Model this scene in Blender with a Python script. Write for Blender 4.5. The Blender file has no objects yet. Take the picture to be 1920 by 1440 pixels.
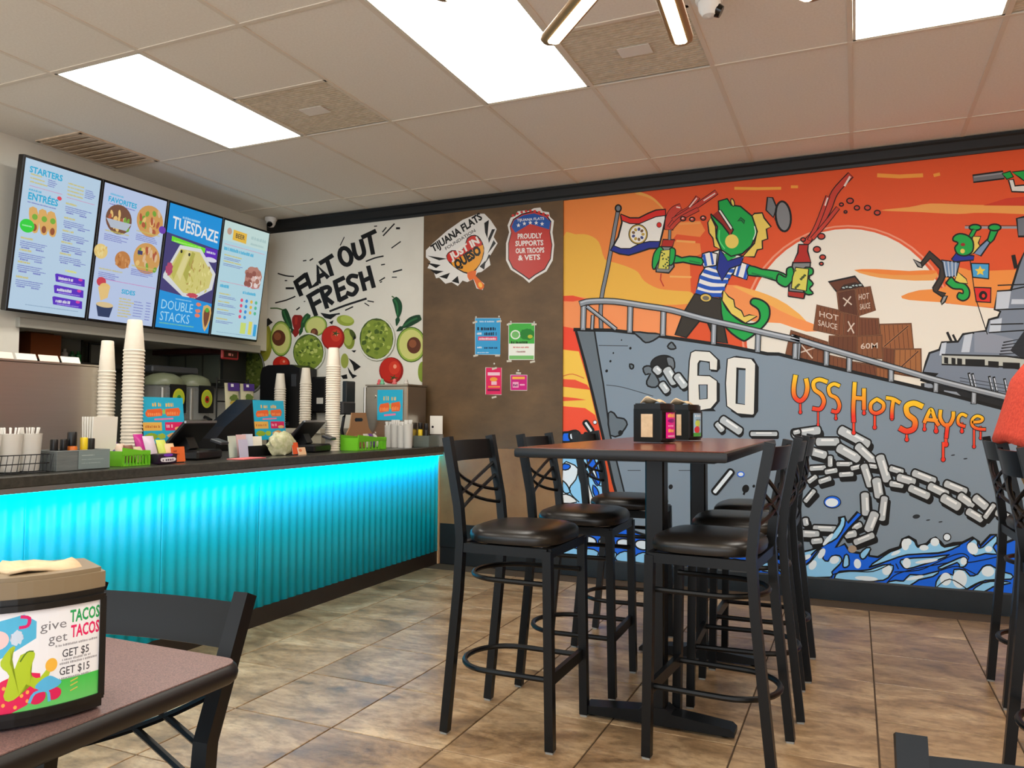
import bpy, bmesh, math, random
from mathutils import Vector, Matrix
random.seed(7)
SC = bpy.context.scene
COL = SC.collection

# ---------------------------------------------------------------- camera, light, exposure
CAM_F = 1459.7            # focal length in pixels of a 1920 px wide frame
YAW, PITCH, ROLL = -0.415521, 0.040442, 0.005616
CAM_H = 1.147
FWD = Vector((math.sin(YAW)*math.cos(PITCH), math.cos(YAW)*math.cos(PITCH), math.sin(PITCH)))
RGT = Vector((math.cos(YAW), -math.sin(YAW), 0))
UPV = RGT.cross(FWD)
c_, s_ = math.cos(ROLL), math.sin(ROLL)
RGT, UPV = c_*RGT + s_*UPV, -s_*RGT + c_*UPV
cam_d = bpy.data.cameras.new('camera')
cam_d.sensor_width = 36.0
cam_d.lens = CAM_F*36.0/1920.0
cam_d.clip_start = 0.02
cam = bpy.data.objects.new('camera', cam_d)
COL.objects.link(cam)
m4 = Matrix((RGT, UPV, -FWD)).transposed().to_4x4()
m4.translation = (0, 0, CAM_H)
cam.matrix_world = m4
SC.camera = cam

world = bpy.data.worlds.new('daylight')
SC.world = world
world.use_nodes = True
bgn = world.node_tree.nodes['Background']
bgn.inputs[0].default_value = (0.90, 0.95, 1.0, 1)     # even daylight that enters through the open shop front
bgn.inputs[1].default_value = 2.1
SC.view_settings.view_transform = 'Standard'
SC.view_settings.look = 'None'
SC.view_settings.gamma = 1.0
SC.view_settings.use_curve_mapping = False
SC.view_settings.exposure = 0.45
PANEL_LIGHT = 9.0         # fluorescent ceiling panels
LED_LIGHT = 17.0          # cyan strip under the counter lip
SCREEN_LIGHT = 0.62       # menu displays

# ---------------------------------------------------------------- small helpers
def lin(c):
    c /= 255.0
    return c/12.92 if c <= 0.04045 else ((c+0.055)/1.055)**2.4
def rgb(r, g, b): return (lin(r), lin(g), lin(b))

MATS = {}
def mat(name, col=(200,200,200), rough=0.5, metal=0.0, spec=0.5, emit=None, noise=None, bump=0.0, alpha=None, trans=0.0, ior=1.45):
    """noise = (scale, other colour, low, high, stretch xyz)"""
    if name in MATS: return MATS[name]
    m = bpy.data.materials.new(name); m.use_nodes = True
    nt = m.node_tree; b = nt.nodes['Principled BSDF']
    b.inputs['Base Color'].default_value = (*rgb(*col), 1)
    b.inputs['Roughness'].default_value = rough
    b.inputs['Metallic'].default_value = metal
    b.inputs['Specular IOR Level'].default_value = spec
    b.inputs['IOR'].default_value = ior
    if trans: b.inputs['Transmission Weight'].default_value = trans
    if alpha is not None: b.inputs['Alpha'].default_value = alpha
    if emit:
        b.inputs['Emission Color'].default_value = (*rgb(*emit[0]), 1)
        b.inputs['Emission Strength'].default_value = emit[1]
    if noise:
        tc = nt.nodes.new('ShaderNodeTexCoord'); mp = nt.nodes.new('ShaderNodeMapping')
        mp.inputs['Scale'].default_value = noise[4] if len(noise) > 4 else (1,1,1)
        nt.links.new(tc.outputs['Object'], mp.inputs[0])
        n = nt.nodes.new('ShaderNodeTexNoise'); n.inputs['Scale'].default_value = noise[0]
        n.inputs['Detail'].default_value = 6; n.inputs['Roughness'].default_value = 0.62
        nt.links.new(mp.outputs[0], n.inputs['Vector'])
        r = nt.nodes.new('ShaderNodeValToRGB')
        r.color_ramp.elements[0].position = noise[2]; r.color_ramp.elements[1].position = noise[3]
        r.color_ramp.elements[0].color = (*rgb(*col), 1); r.color_ramp.elements[1].color = (*rgb(*noise[1]), 1)
        nt.links.new(n.outputs['Fac'], r.inputs[0]); nt.links.new(r.outputs[0], b.inputs['Base Color'])
        if bump:
            bp = nt.nodes.new('ShaderNodeBump'); bp.inputs['Strength'].default_value = bump; bp.inputs['Distance'].default_value = 0.01
            nt.links.new(n.outputs['Fac'], bp.inputs['Height']); nt.links.new(bp.outputs[0], b.inputs['Normal'])
    MATS[name] = m
    return m

def attr_mat(name, rough=0.6, emit=0.0, spec=0.3):
    """flat print: colour comes from the colour attribute of the printed shapes"""
    m = bpy.data.materials.new(name); m.use_nodes = True
    nt = m.node_tree; b = nt.nodes['Principled BSDF']
    a = nt.nodes.new('ShaderNodeVertexColor'); a.layer_name = 'col'
    b.inputs['Roughness'].default_value = rough; b.inputs['Specular IOR Level'].default_value = spec
    if emit:
        b.inputs['Base Color'].default_value = (0.02, 0.02, 0.02, 1)
        nt.links.new(a.outputs[0], b.inputs['Emission Color']); b.inputs['Emission Strength'].default_value = emit
    else:
        nt.links.new(a.outputs[0], b.inputs['Base Color'])
    MATS[name] = m
    return m

def tag(o, label, cat, group=None):
    o['label'] = label; o['category'] = cat
    if group: o['group'] = group
    return o
def struct(o, label=None, cat=None):
    o['kind'] = 'structure'
    if label: o['label'] = label
    if cat: o['category'] = cat
    return o
def thing(name, label, cat, loc=(0,0,0), rz=0.0, group=None):
    o = bpy.data.objects.new(name, None); o.empty_display_size = 0.05
    COL.objects.link(o); o.location = loc; o.rotation_euler = (0,0,rz)
    return tag(o, label, cat, group)
def copy_tree(o, parent=None):
    c = o.copy(); COL.objects.link(c); c.parent = parent
    for ch in o.children: copy_tree(ch, c)
    return c
def link(name, me, m, parent=None, loc=None):
    o = bpy.data.objects.new(name, me); COL.objects.link(o)
    if m is not None and not me.materials: me.materials.append(m)
    if parent is not None: o.parent = parent
    if loc is not None: o.location = loc
    return o

class MB:
    """collects shapes, then becomes ONE mesh object"""
    def __init__(s): s.bm = bmesh.new()
    def box(s, c, d, rot=None, bev=0.0, seg=1):
        r = bmesh.ops.create_cube(s.bm, size=1.0)
        v = r['verts']
        bmesh.ops.scale(s.bm, vec=Vector(d), verts=v)
        if bev:
            e = list({e for q in v for e in q.link_edges})
            r2 = bmesh.ops.bevel(s.bm, geom=e, offset=bev, segments=seg, affect='EDGES', profile=0.6)
            v = list({q for f in r2['faces'] for q in f.verts} | {q for q in v if q.is_valid})
        if rot is not None: bmesh.ops.rotate(s.bm, cent=(0,0,0), matrix=rot, verts=v)
        bmesh.ops.translate(s.bm, vec=Vector(c), verts=v)
        return s
    def span(s, a, b, bev=0.0, seg=1):
        a, b = Vector(a), Vector(b)
        return s.box((a+b)/2, [abs(q) for q in (b-a)], bev=bev, seg=seg)
    def tube(s, pts, r, n=8, r2=None, square=False, closed=False, cap=True, up=None):
        """sweep along pts; r radius (or half-width), r2 second half-width"""
        P = [Vector(p) for p in pts]; rings = []
        N = len(P); r2 = r if r2 is None else r2
        for i in range(N):
            if closed: t = P[(i+1) % N]-P[i-1]
            elif i == 0: t = P[1]-P[0]
            elif i == N-1: t = P[-1]-P[-2]
            else: t = (P[i+1]-P[i]).normalized()+(P[i]-P[i-1]).normalized()
            t.normalize()
            u = Vector(up) if up else (Vector((0,0,1)) if abs(t.z) < 0.8 else Vector((0,1,0)))
            a = t.cross(u).normalized(); b = a.cross(t).normalized()
            ri = r[i] if isinstance(r, (list, tuple)) else r
            rj = r2[i] if isinstance(r2, (list, tuple)) else r2
            if square: q = [(-1,-1),(1,-1),(1,1),(-1,1)]
            else: q = [(math.cos(k*2*math.pi/n), math.sin(k*2*math.pi/n)) for k in range(n)]
            rings.append([s.bm.verts.new(P[i]+a*x*ri+b*y*rj) for x, y in q])
        m = len(rings[0])
        for i in range(N if closed else N-1):
            A, B = rings[i], rings[(i+1) % N]
            for k in range(m): s.bm.faces.new((A[k], A[(k+1) % m], B[(k+1) % m], B[k]))
        if cap and not closed:
            s.bm.faces.new(rings[0][::-1]); s.bm.faces.new(rings[-1])
        return s
    def lathe(s, prof, c=(0,0,0), n=16, sx=1.0, sy=1.0):
        """prof: (radius, height) from bottom to top"""
        c = Vector(c); rings = []
        for r, z in prof:
            rings.append([s.bm.verts.new(c+Vector((sx*r*math.cos(2*math.pi*k/n), sy*r*math.sin(2*math.pi*k/n), z))) for k in range(n)])
        for A, B in zip(rings, rings[1:]):
            for k in range(n): s.bm.faces.new((A[k], A[(k+1) % n], B[(k+1) % n], B[k]))
        s.bm.faces.new(rings[0][::-1]); s.bm.faces.new(rings[-1])
        return s
    def prism(s, pts, a, b, axis='z'):
        """outline pts extruded from a to b along an axis (other two axes in order)"""
        def q(p, h): return {'z': (p[0], p[1], h), 'y': (p[0], h, p[1]), 'x': (h, p[0], p[1])}[axis]
        A = [s.bm.verts.new(q(p, a)) for p in pts]; B = [s.bm.verts.new(q(p, b)) for p in pts]
        n = len(pts)
        s.bm.faces.new(A); s.bm.faces.new(B[::-1])
        for k in range(n): s.bm.faces.new((A[k], B[k], B[(k+1) % n], A[(k+1) % n]))
        return s
    def mesh(s, name, smooth=False):
        bmesh.ops.recalc_face_normals(s.bm, faces=s.bm.faces[:])
        me = bpy.data.meshes.new(name); s.bm.to_mesh(me); s.bm.free()
        if smooth:
            for p in me.polygons: p.use_smooth = True
            try: me.set_sharp_from_angle(angle=math.radians(40))
            except Exception: pass
        return me
    def build(s, name, m, parent=None, smooth=False, loc=None, rot=None):
        o = link(name, s.mesh(name, smooth), m, parent, loc)
        if rot: o.rotation_euler = rot
        return o

# ---------------------------------------------------------------- flat art (murals, stickers, posters, screens)
def crom(pts, closed=True, n=5):
    N = len(pts); out = []
    for i in range(N if closed else N-1):
        if closed: p0, p1, p2, p3 = pts[i-1], pts[i], pts[(i+1) % N], pts[(i+2) % N]
        else: p0, p1, p2, p3 = pts[max(i-1,0)], pts[i], pts[i+1], pts[min(i+2,N-1)]
        for k in range(n):
            t = k/n
            out.append(tuple(0.5*((2*p1[j])+(-p0[j]+p2[j])*t+(2*p0[j]-5*p1[j]+4*p2[j]-p3[j])*t*t+(-p0[j]+3*p1[j]-3*p2[j]+p3[j])*t**3) for j in (0,1)))
    if not closed: out.append(tuple(pts[-1]))
    return out
GLYPH = {}
def glyphs(s, bold=0.0):
    key = (s, bold)
    if key not in GLYPH:
        cu = bpy.data.curves.new('lettering', 'FONT'); cu.body = s; cu.size = 1.0; cu.resolution_u = 2; cu.offset = bold
        o = bpy.data.objects.new('lettering', cu); COL.objects.link(o)
        me = bpy.data.meshes.new_from_object(o.evaluated_get(bpy.context.evaluated_depsgraph_get()))
        V = [(v.co.x, v.co.y) for v in me.vertices]; Fc = [tuple(p.vertices) for p in me.polygons]
        bpy.data.objects.remove(o); bpy.data.curves.remove(cu); bpy.data.meshes.remove(me)
        w0 = min(v[0] for v in V); w1 = max(v[0] for v in V)
        GLYPH[key] = ([((x-w0)/(w1-w0), y/0.70) for x, y in V], Fc)
    return GLYPH[key]
BLACK = (12,12,14)
class Art:
    """shapes in drawing units (y down) mapped by f to metres on a plane (origin, u, v); each later shape lies a hair in front"""
    def __init__(s, f, origin, u, v, step=8e-6, base=3e-4):
        s.f = f; s.o = Vector(origin); s.u = Vector(u).normalized(); s.v = Vector(v).normalized()
        s.n = s.u.cross(s.v).normalized(); s.d = base; s.step = step; s.ols = 1.0; s.reset()
    def reset(s): s.V = []; s.F = []; s.C = []
    def up(s): s.d += s.step
    def raw(s, P, faces, cols):
        b = len(s.V)
        for a, c in P: s.V.append(s.o+s.u*a+s.v*c+s.n*s.d)
        for f in faces: s.F.append(tuple(b+k for k in f))
        s.C += cols
    def fill(s, pts, col, sm=0, ol=0, olc=BLACK, grad=None):
        if sm: pts = crom(pts, True, sm)
        s.up()
        if grad:      # (second colour, y0, y1)
            cols = []
            for x, y in pts:
                t = min(1, max(0, (y-grad[1])/(grad[2]-grad[1])))
                cols.append(tuple(a+(b-a)*t for a, b in zip(rgb(*col), rgb(*grad[0]))))
        else: cols = [rgb(*col)]*len(pts)
        s.raw([s.f(*p) for p in pts], [tuple(range(len(pts)))], cols)
        if ol: s.line(list(pts)+[pts[0]], ol*s.ols, olc)
        return s
    def line(s, pts, w, col=BLACK, sm=0, grad=None, taper=False):
        if sm: pts = crom(pts, False, sm)
        s.up(); pts = [pts[0]]+[p for a, p in zip(pts, pts[1:]) if abs(p[0]-a[0])+abs(p[1]-a[1]) > 1e-6]
        if len(pts) < 2: return s
        n = len(pts); L = []; R = []; cols = []
        closed = abs(pts[0][0]-pts[-1][0])+abs(pts[0][1]-pts[-1][1]) < 1e-6
        for i, p in enumerate(pts):
            a = pts[i-1] if i else (pts[-2] if closed else p); b = pts[i+1] if i < n-1 else (pts[1] if closed else p)
            dx, dy = b[0]-a[0], b[1]-a[1]; l = math.hypot(dx, dy) or 1
            k = 1.0
            if taper: k = 1-0.75*i/(n-1)
            ox, oy = -dy/l*w/2*k, dx/l*w/2*k
            if not closed and i in (0, n-1):     # rounded ends
                e = -1 if i == 0 else 1
                p = (p[0]+dx/l*w*0.25*e*k, p[1]+dy/l*w*0.25*e*k)
            L.append((p[0]+ox, p[1]+oy)); R.append((p[0]-ox, p[1]-oy))
        P = [s.f(*p) for p in L+R]
        for q in L+R:
            if grad:
                t = min(1, max(0, (q[1]-grad[1])/(grad[2]-grad[1])))
                cols.append(tuple(a+(b-a)*t for a, b in zip(rgb(*col), rgb(*grad[0]))))
            else: cols.append(rgb(*col))
        s.raw(P, [(i, i+1, n+i+1, n+i) for i in range(n-1)], cols)
        return s
    def ell(s, cx, cy, rx, ry, col, rot=0, ol=0, n=24, wob=0, grad=None):
        c, q = math.cos(math.radians(rot)), math.sin(math.radians(rot)); pts = []
        for k in range(n):
            a = 2*math.pi*k/n; w = 1+random.uniform(-wob, wob)
            x, y = rx*w*math.cos(a), ry*w*math.sin(a)
            pts.append((cx+x*c-y*q, cy+x*q+y*c))
        return s.fill(pts, col, ol=ol, grad=grad)
    def rect(s, x0, y0, x1, y1, col, ol=0): return s.fill([(x0,y0),(x1,y0),(x1,y1),(x0,y1)], col, ol=ol)
    def cap(s, x0, y0, x1, y1, w, col, ol=0, olc=BLACK, hi=None):
        """capsule: a chain link, a drop"""
        dx, dy = x1-x0, y1-y0; l = math.hypot(dx, dy) or 1; dx /= l; dy /= l; r = w/2; pts = []
        for k in range(7):
            a = math.pi/2+math.pi*k/6; ca, sa = math.cos(a), math.sin(a)
            pts.append((x0+r*0.6*ca*dx-r*sa*dy, y0+r*0.6*ca*dy+r*sa*dx))
        for k in range(7):
            a = -math.pi/2+math.pi*k/6; ca, sa = math.cos(a), math.sin(a)
            pts.append((x1+r*0.6*ca*dx-r*sa*dy, y1+r*0.6*ca*dy+r*sa*dx))
        s.fill(pts, col, ol=ol, olc=olc)
        if hi: s.line([(x0+dx*l*0.2-dy*-r*0.35, y0+dy*l*0.2-dx*r*0.35), (x0+dx*l*0.8-dy*-r*0.35, y0+dy*l*0.8-dx*r*0.35)], w*0.22, hi)
        return s
    def text(s, t, p0, p1, h, col, bold=0.0, upv=None, grad=None):
        """lettering from baseline point p0 to p1, capital height h (drawing units), upright vector optional"""
        V, Fc = glyphs(t, bold)
        s.up(); ux, uy = upv if upv else (0, -1)
        a = Vector(s.f(*p0)); e1 = Vector(s.f(*p1))-a; e2 = Vector(s.f(p0[0]+ux*h, p0[1]+uy*h))-a
        P = [a+e1*x+e2*y for x, y in V]
        if grad: cols = [tuple(q+(r-q)*min(1,max(0,y)) for q, r in zip(rgb(*col), rgb(*grad))) for x, y in V]
        else: cols = [rgb(*col)]*len(V)
        s.raw([(p.x, p.y) for p in P], Fc, cols)
        return s
    def obj(s, name, m, parent=None):
        me = bpy.data.meshes.new(name); me.from_pydata(s.V, [], s.F)
        ca = me.color_attributes.new('col', 'FLOAT_COLOR', 'POINT')
        for i, c in enumerate(s.C): ca.data[i].color = (*c, 1)
        me.update()
        # keep every printed face turned to the viewer's side of its plane
        inv = Matrix.Identity(4)
        o = link(name, me, m, parent)
        s.reset()
        return o
def scribble(art, x0, y, x1, col, w, rng=random):
    """a line of print too small to read"""
    x = x0
    while x < x1:
        l = min(rng.uniform(0.02, 0.07)*(1 if x1 <= 2 else 100), x1-x)
        art.line([(x, y), (x+l, y)], w, col); x += l+w*0.9

PRINT = attr_mat('flat_print', 0.55)
SIGN = attr_mat('glossy_print', 0.3)
SCREEN = attr_mat('display_picture', 0.25, SCREEN_LIGHT)
# ---------------------------------------------------------------- the room
WALL_Y, WALL_R, WALL_L, CEIL, FRONT_Y = 5.36, 2.7, -4.72, 2.845, -2.4
BACK_X = -5.62
ceil_white = mat('ceiling_board', (238,231,220), 0.9, noise=(90, (230,222,210), 0.35, 0.7))
wall_white = mat('white_wall_paint', (226,223,212), 0.75, noise=(3, (218,214,202), 0.3, 0.8))
crown_black = mat('black_trim_paint', (20,22,24), 0.45)
base_dark = mat('charcoal_base_tile', (28,36,42), 0.4, noise=(6, (20,26,30), 0.3, 0.8))

b = MB(); b.span((-5.7, FRONT_Y, -0.10), (WALL_R, WALL_Y+0.1, -0.004))
floor = struct(b.build('floor', mat('floor_grout', (78,62,46), 0.8)))

def tile_material():
    m = bpy.data.materials.new('brown_stone_tile'); m.use_nodes = True
    nt = m.node_tree; B = nt.nodes['Principled BSDF']; N = nt.nodes.new; Lk = nt.links.new
    geo = N('ShaderNodeNewGeometry'); oi = N('ShaderNodeObjectInfo')
    mp = N('ShaderNodeMapping'); mp.inputs['Scale'].default_value = (1.0, 2.0, 1.0)
    ad = N('ShaderNodeVectorMath'); ad.operation = 'ADD'
    cb = N('ShaderNodeCombineXYZ'); ml = N('ShaderNodeMath'); ml.operation = 'MULTIPLY'; ml.inputs[1].default_value = 40
    Lk(oi.outputs['Random'], ml.inputs[0]); Lk(ml.outputs[0], cb.inputs[0]); Lk(ml.outputs[0], cb.inputs[2])
    Lk(geo.outputs['Position'], mp.inputs[0]); Lk(mp.outputs[0], ad.inputs[0]); Lk(cb.outputs[0], ad.inputs[1])
    n1 = N('ShaderNodeTexNoise'); n1.inputs['Scale'].default_value = 2.6; n1.inputs['Detail'].default_value = 9; n1.inputs['Roughness'].default_value = 0.68; n1.inputs['Distortion'].default_value = 0.7
    n2 = N('ShaderNodeTexNoise'); n2.inputs['Scale'].default_value = 16; n2.inputs['Detail'].default_value = 5; n2.inputs['Roughness'].default_value = 0.7
    Lk(ad.outputs[0], n1.inputs['Vector']); Lk(ad.outputs[0], n2.inputs['Vector'])
    r1 = N('ShaderNodeValToRGB'); e = r1.color_ramp.elements
    e[0].position = 0.30; e[0].color = (*rgb(104,80,56), 1); e[1].position = 0.72; e[1].color = (*rgb(214,186,148), 1)
    k = e.new(0.48); k.color = (*rgb(166,134,98), 1)
    Lk(n1.outputs['Fac'], r1.inputs[0])
    r2 = N('ShaderNodeValToRGB'); e = r2.color_ramp.elements
    e[0].position = 0.32; e[0].color = (0.45,0.42,0.38,1); e[1].position = 0.55; e[1].color = (1,1,1,1)
    Lk(n2.outputs['Fac'], r2.inputs[0])
    mx = N('ShaderNodeMix'); mx.data_type = 'RGBA'; mx.blend_type = 'MULTIPLY'; mx.inputs[0].default_value = 0.75
    Lk(r1.outputs[0], mx.inputs[6]); Lk(r2.outputs[0], mx.inputs[7]); Lk(mx.outputs[2], B.inputs['Base Color'])
    rr = N('ShaderNodeMapRange'); rr.inputs[3].default_value = 0.22; rr.inputs[4].default_value = 0.42
    Lk(n1.outputs['Fac'], rr.inputs[0]); Lk(rr.outputs[0], B.inputs['Roughness'])
    bp = N('ShaderNodeBump'); bp.inputs['Strength'].default_value = 0.12; bp.inputs['Distance'].default_value = 0.004
    Lk(n2.outputs['Fac'], bp.inputs['Height']); Lk(bp.outputs[0], B.inputs['Normal'])
    return m
TILE = tile_material()
TS = 0.4575
tm = MB(); tm.box((0,0,-0.006), (TS-0.006, TS-0.006, 0.012), bev=0.0015)
tile_me = tm.mesh('floor_tile'); tile_me.materials.append(TILE)
gx0, gy0 = 0.060, 2.392
for i in range(-7, 6):
    for j in range(-11, 7):
        x, y = gx0+(i+0.5)*TS, gy0+(j+0.5)*TS
        if y < FRONT_Y+0.2 or x > WALL_R-0.1 or y > WALL_Y: continue
        if y+TS/2 > WALL_Y or x+TS/2 > WALL_R:      # cut tiles along the walls
            q = MB(); q.span((-TS/2+0.003, -TS/2+0.003, -0.012), (min(TS/2, WALL_R-x)-0.003, min(TS/2, WALL_Y-y)-0.003, 0.0))
            link('floor_tile', q.mesh('floor_tile_cut'), TILE, floor, (x, y, 0)); continue
        link('floor_tile', tile_me, None, floor, (x, y, 0))

# ceiling: slab, tee bars and lay-in boards
b = MB(); b.span((-5.7, FRONT_Y, CEIL+0.03), (WALL_R, WALL_Y+0.1, CEIL+0.12))
ceiling = struct(b.build('ceiling', ceil_white))
U = 0.6096
cx0, cy0 = -3.6618, 2.5638
bar_m = mat('tee_bar_enamel', (224,212,196), 0.6)
xs = [cx0+k*U for k in range(-1, 11) if WALL_L < cx0+k*U < WALL_R]
ys = [cy0+2*k*U for k in range(-4, 3) if FRONT_Y < cy0+2*k*U < WALL_Y]
for x in xs:
    q = MB(); q.span((x-0.011, FRONT_Y, CEIL-0.004), (x+0.011, WALL_Y, CEIL)); q.build('tee_bar', bar_m, ceiling)
for y in ys:
    q = MB(); q.span((WALL_L, y-0.011, CEIL-0.0045), (WALL_R, y+0.011, CEIL-0.0005)); q.build('tee_bar', bar_m, ceiling)
LIGHTS = {(0,0), (3,0), (6,0), (9,0), (0,-4), (3,-4), (6,-4), (9,-4)}       # column, row (in 2 ft units)
VENTS = {(1,1), (4,1), (7,1)}
ctm = MB(); ctm.box((0,0,0.008), (U-0.004, 2*U-0.004, 0.016)); ct_me = ctm.mesh('ceiling_board'); ct_me.materials.append(ceil_white)
xe = [WALL_L]+xs+[WALL_R]; ye = [FRONT_Y]+ys+[WALL_Y]
for x0, x1 in zip(xe, xe[1:]):
    for y0, y1 in zip(ye, ye[1:]):
        ci, ri = round((x0-cx0)/U), round((y0-cy0)/U)
        if abs(x1-x0-U) < 1e-3 and (ci, ri) in LIGHTS: continue
        if abs(x1-x0-U) < 1e-3 and (ci, ri+1) in VENTS and abs(y1-y0-2*U) < 1e-3:
            q = MB(); q.span((x0+0.002, y0+0.002, CEIL), (x1-0.002, y0+U-0.002, CEIL+0.016)); q.build('ceiling_board', ceil_white, ceiling)
            q = MB(); q.span((x0, y0+U-0.011, CEIL-0.004), (x1, y0+U+0.011, CEIL)); q.build('tee_bar', bar_m, ceiling)
            continue
        if abs(x1-x0-U) < 1e-3 and abs(y1-y0-2*U) < 1e-3:
            link('ceiling_board', ct_me, None, ceiling, ((x0+x1)/2, (y0+y1)/2, CEIL))
        else:
            q = MB(); q.span((x0+0.002, y0+0.002, CEIL), (x1-0.002, y1-0.002, CEIL+0.016)); q.build('ceiling_board', ceil_white, ceiling)

# walls
b = MB(); b.span((BACK_X-0.08, WALL_Y, 0), (WALL_R+0.1, WALL_Y+0.1, CEIL+0.03)); wall_back = struct(b.build('wall_back', wall_white))
b = MB(); b.span((WALL_R, FRONT_Y, 0), (WALL_R+0.1, WALL_Y, CEIL+0.03)); struct(b.build('wall_right', mat('tan_wall_paint', (188,160,120), 0.7)))
b = MB(); b.span((BACK_X, FRONT_Y, 0), (WALL_L, 3.155, CEIL+0.03)); struct(b.build('wall_left', wall_white))
grey_wall = mat('grey_green_kitchen_wall', (118,122,112), 0.6, noise=(2, (104,108,100), 0.3, 0.8))
b = MB(); b.span((BACK_X-0.08, 3.155, 0), (BACK_X, WALL_Y, CEIL)); struct(b.build('wall_kitchen', grey_wall))
b = MB(); b.span((BACK_X, 3.155, 1.70), (WALL_L, WALL_Y, CEIL+0.03)); struct(b.build('wall_bulkhead', wall_white))
b = MB(); b.span((WALL_L-0.04, 3.13, 1.672), (WALL_L+0.035, WALL_Y-0.11, 1.735), bev=0.004); struct(b.build('trim_1', mat('grey_ledge', (168,166,156), 0.5)))
# black crown moulding along the mural wall: stepped profile
b = MB(); b.prism([(WALL_Y,2.735),(WALL_Y-0.012,2.735),(WALL_Y-0.014,2.752),(WALL_Y-0.024,2.765),(WALL_Y-0.026,2.815),(WALL_Y-0.034,2.825),(WALL_Y-0.034,CEIL-0.005),(WALL_Y,CEIL-0.005)], WALL_L+0.0, WALL_R, axis='x')
struct(b.build('trim_2', crown_black))
b = MB(); b.prism([(WALL_Y,0),(WALL_Y-0.016,0),(WALL_Y-0.016,0.122),(WALL_Y-0.008,0.132),(WALL_Y,0.132)], -1.955, WALL_R, axis='x'); struct(b.build('baseboard_back', base_dark))
b = MB(); b.prism([(WALL_Y,0),(WALL_Y-0.016,0),(WALL_Y-0.016,0.125),(WALL_Y-0.02,0.13),(WALL_Y-0.02,0.31),(WALL_Y,0.31)], -2.96, -1.956, axis='x'); struct(b.build('baseboard_and_band', mat('black_base_and_band', (26,27,28), 0.5)))  # base with an extra black band above it, up to the brown sheets

# brown faux-finish board, upper and lower sheet
brown = mat('brown_faux_plaster', (112,86,56), 0.5, noise=(2.2, (80,61,38), 0.32, 0.68, (1,1,1.6)), bump=0.06)
brown2 = mat('tan_faux_plaster', (152,114,74), 0.5, noise=(3.0, (122,88,54), 0.3, 0.72), bump=0.06)
bp = thing('faux_finish_board', 'brown mottled faux plaster board between the food graphic and the ship mural', 'wall panel', (-2.54, WALL_Y-0.001, 0))
q = MB(); q.span((-0.595, -0.014, 0.90), (0.585, 0, 2.735)); q.build('upper_sheet', brown, bp)
q = MB(); q.span((-0.595, -0.016, 0.31), (0.585, 0, 0.898)); o = q.build('lower_sheet', brown2, bp); o['label'] = 'lighter tan lower sheet'

# ceiling fixtures
diff_m = mat('lit_diffuser', (255,255,255), 0.6, emit=((255,250,240), PANEL_LIGHT))
frame_m = mat('white_light_frame', (225,220,205), 0.5)
LBL = {(0,0): 'lit rectangular ceiling panel nearest the menu screens', (3,0): 'large lit ceiling panel in the middle beside the starburst pendant',
       (6,0): 'lit ceiling panel at the right, above the ship mural', (9,0): 'lit ceiling panel beside the right wall',
       (0,-4): 'added unseen light panel behind the viewer on the counter side', (3,-4): 'added unseen light panel behind the viewer, second from the counter',
       (6,-4): 'added unseen light panel behind the viewer, third from the counter', (9,-4): 'added unseen light panel behind the viewer by the right wall'}  # the panels behind the viewer are unseen, added for extra illumination
for (ci, ri) in sorted(LIGHTS):
    x, y = cx0+ci*U, cy0+ri*U
    if x+U > WALL_R: continue
    t = thing('ceiling_light', LBL[(ci, ri)], 'ceiling light', (x+U/2, y+U, CEIL), 0, 'recessed ceiling light panels')
    q = MB(); w, l = U/2-0.012, U-0.012
    q.span((-w,-l,-0.003),(-w+0.012,l,0.02)); q.span((w-0.012,-l,-0.003),(w,l,0.02)); q.span((-w,-l,-0.003),(w,-l+0.012,0.02)); q.span((-w,l-0.012,-0.003),(w,l,0.02))
    q.build('frame', frame_m, t)
    q = MB(); q.span((-w+0.012,-l+0.012,0.002),(w-0.012,l-0.012,0.01)); q.build('diffuser', diff_m, t)
vent_m = mat('dusty_grille', (222,208,188), 0.8, noise=(28, (196,182,160), 0.3, 0.7))
VL = {(1,1): 'dusty grey return air grille beside the panel light near the menu screens', (4,1): 'dusty grey return air grille behind the starburst pendant', (7,1): 'dusty grey return air grille at the right edge of the ceiling'}
for (ci, ri) in sorted(VENTS):
    x, y = cx0+ci*U, cy0+ri*U
    t = thing('ceiling_vent', VL[(ci, ri)], 'vent', (x+U/2, y+U/2, CEIL), 0, 'return air grilles in the ceiling')
    w = U/2-0.006
    q = MB(); q.span((-w,-w,0.006),(w,w,0.014)); q.build('grille', vent_m, t)
    q = MB()
    for k in range(-13, 14): q.span((-w, k*0.0215-0.006, 0.002), (w, k*0.0215+0.006, 0.006))
    q.build('slats', vent_m, t)
    q = MB(); q.span((-0.075,-0.05,-0.004),(0.075,0.045,-0.001)); q.build('paper_card', mat('white_card', (232,226,218), 0.7), t)
t = thing('ceiling_vent', 'brown stained louvred air vent above the first menu screen', 'vent', (-4.46, 3.47, CEIL), 0)
stain = mat('stained_vent_metal', (226,204,180), 0.7, noise=(14, (196,170,142), 0.3, 0.7))
q = MB(); q.span((-0.19,-0.28,0.0),(0.19,0.28,0.006)); q.build('back_plate', stain, t)
q = MB()
for s in (-1, 1): q.span((s*0.19-0.012,-0.29,-0.008),(s*0.19+0.012,0.29,0.002)); q.span((-0.2,s*0.28-0.012,-0.008),(0.2,s*0.28+0.012,0.002))
q.build('frame', stain, t)
for k in range(9):
    q = MB(); q.box((0,0,0), (0.36,0.052,0.003), rot=Matrix.Rotation(0.16, 3, 'X')); q.build('louvre', stain, t, loc=(0,-0.24+k*0.06,-0.007))

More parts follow.
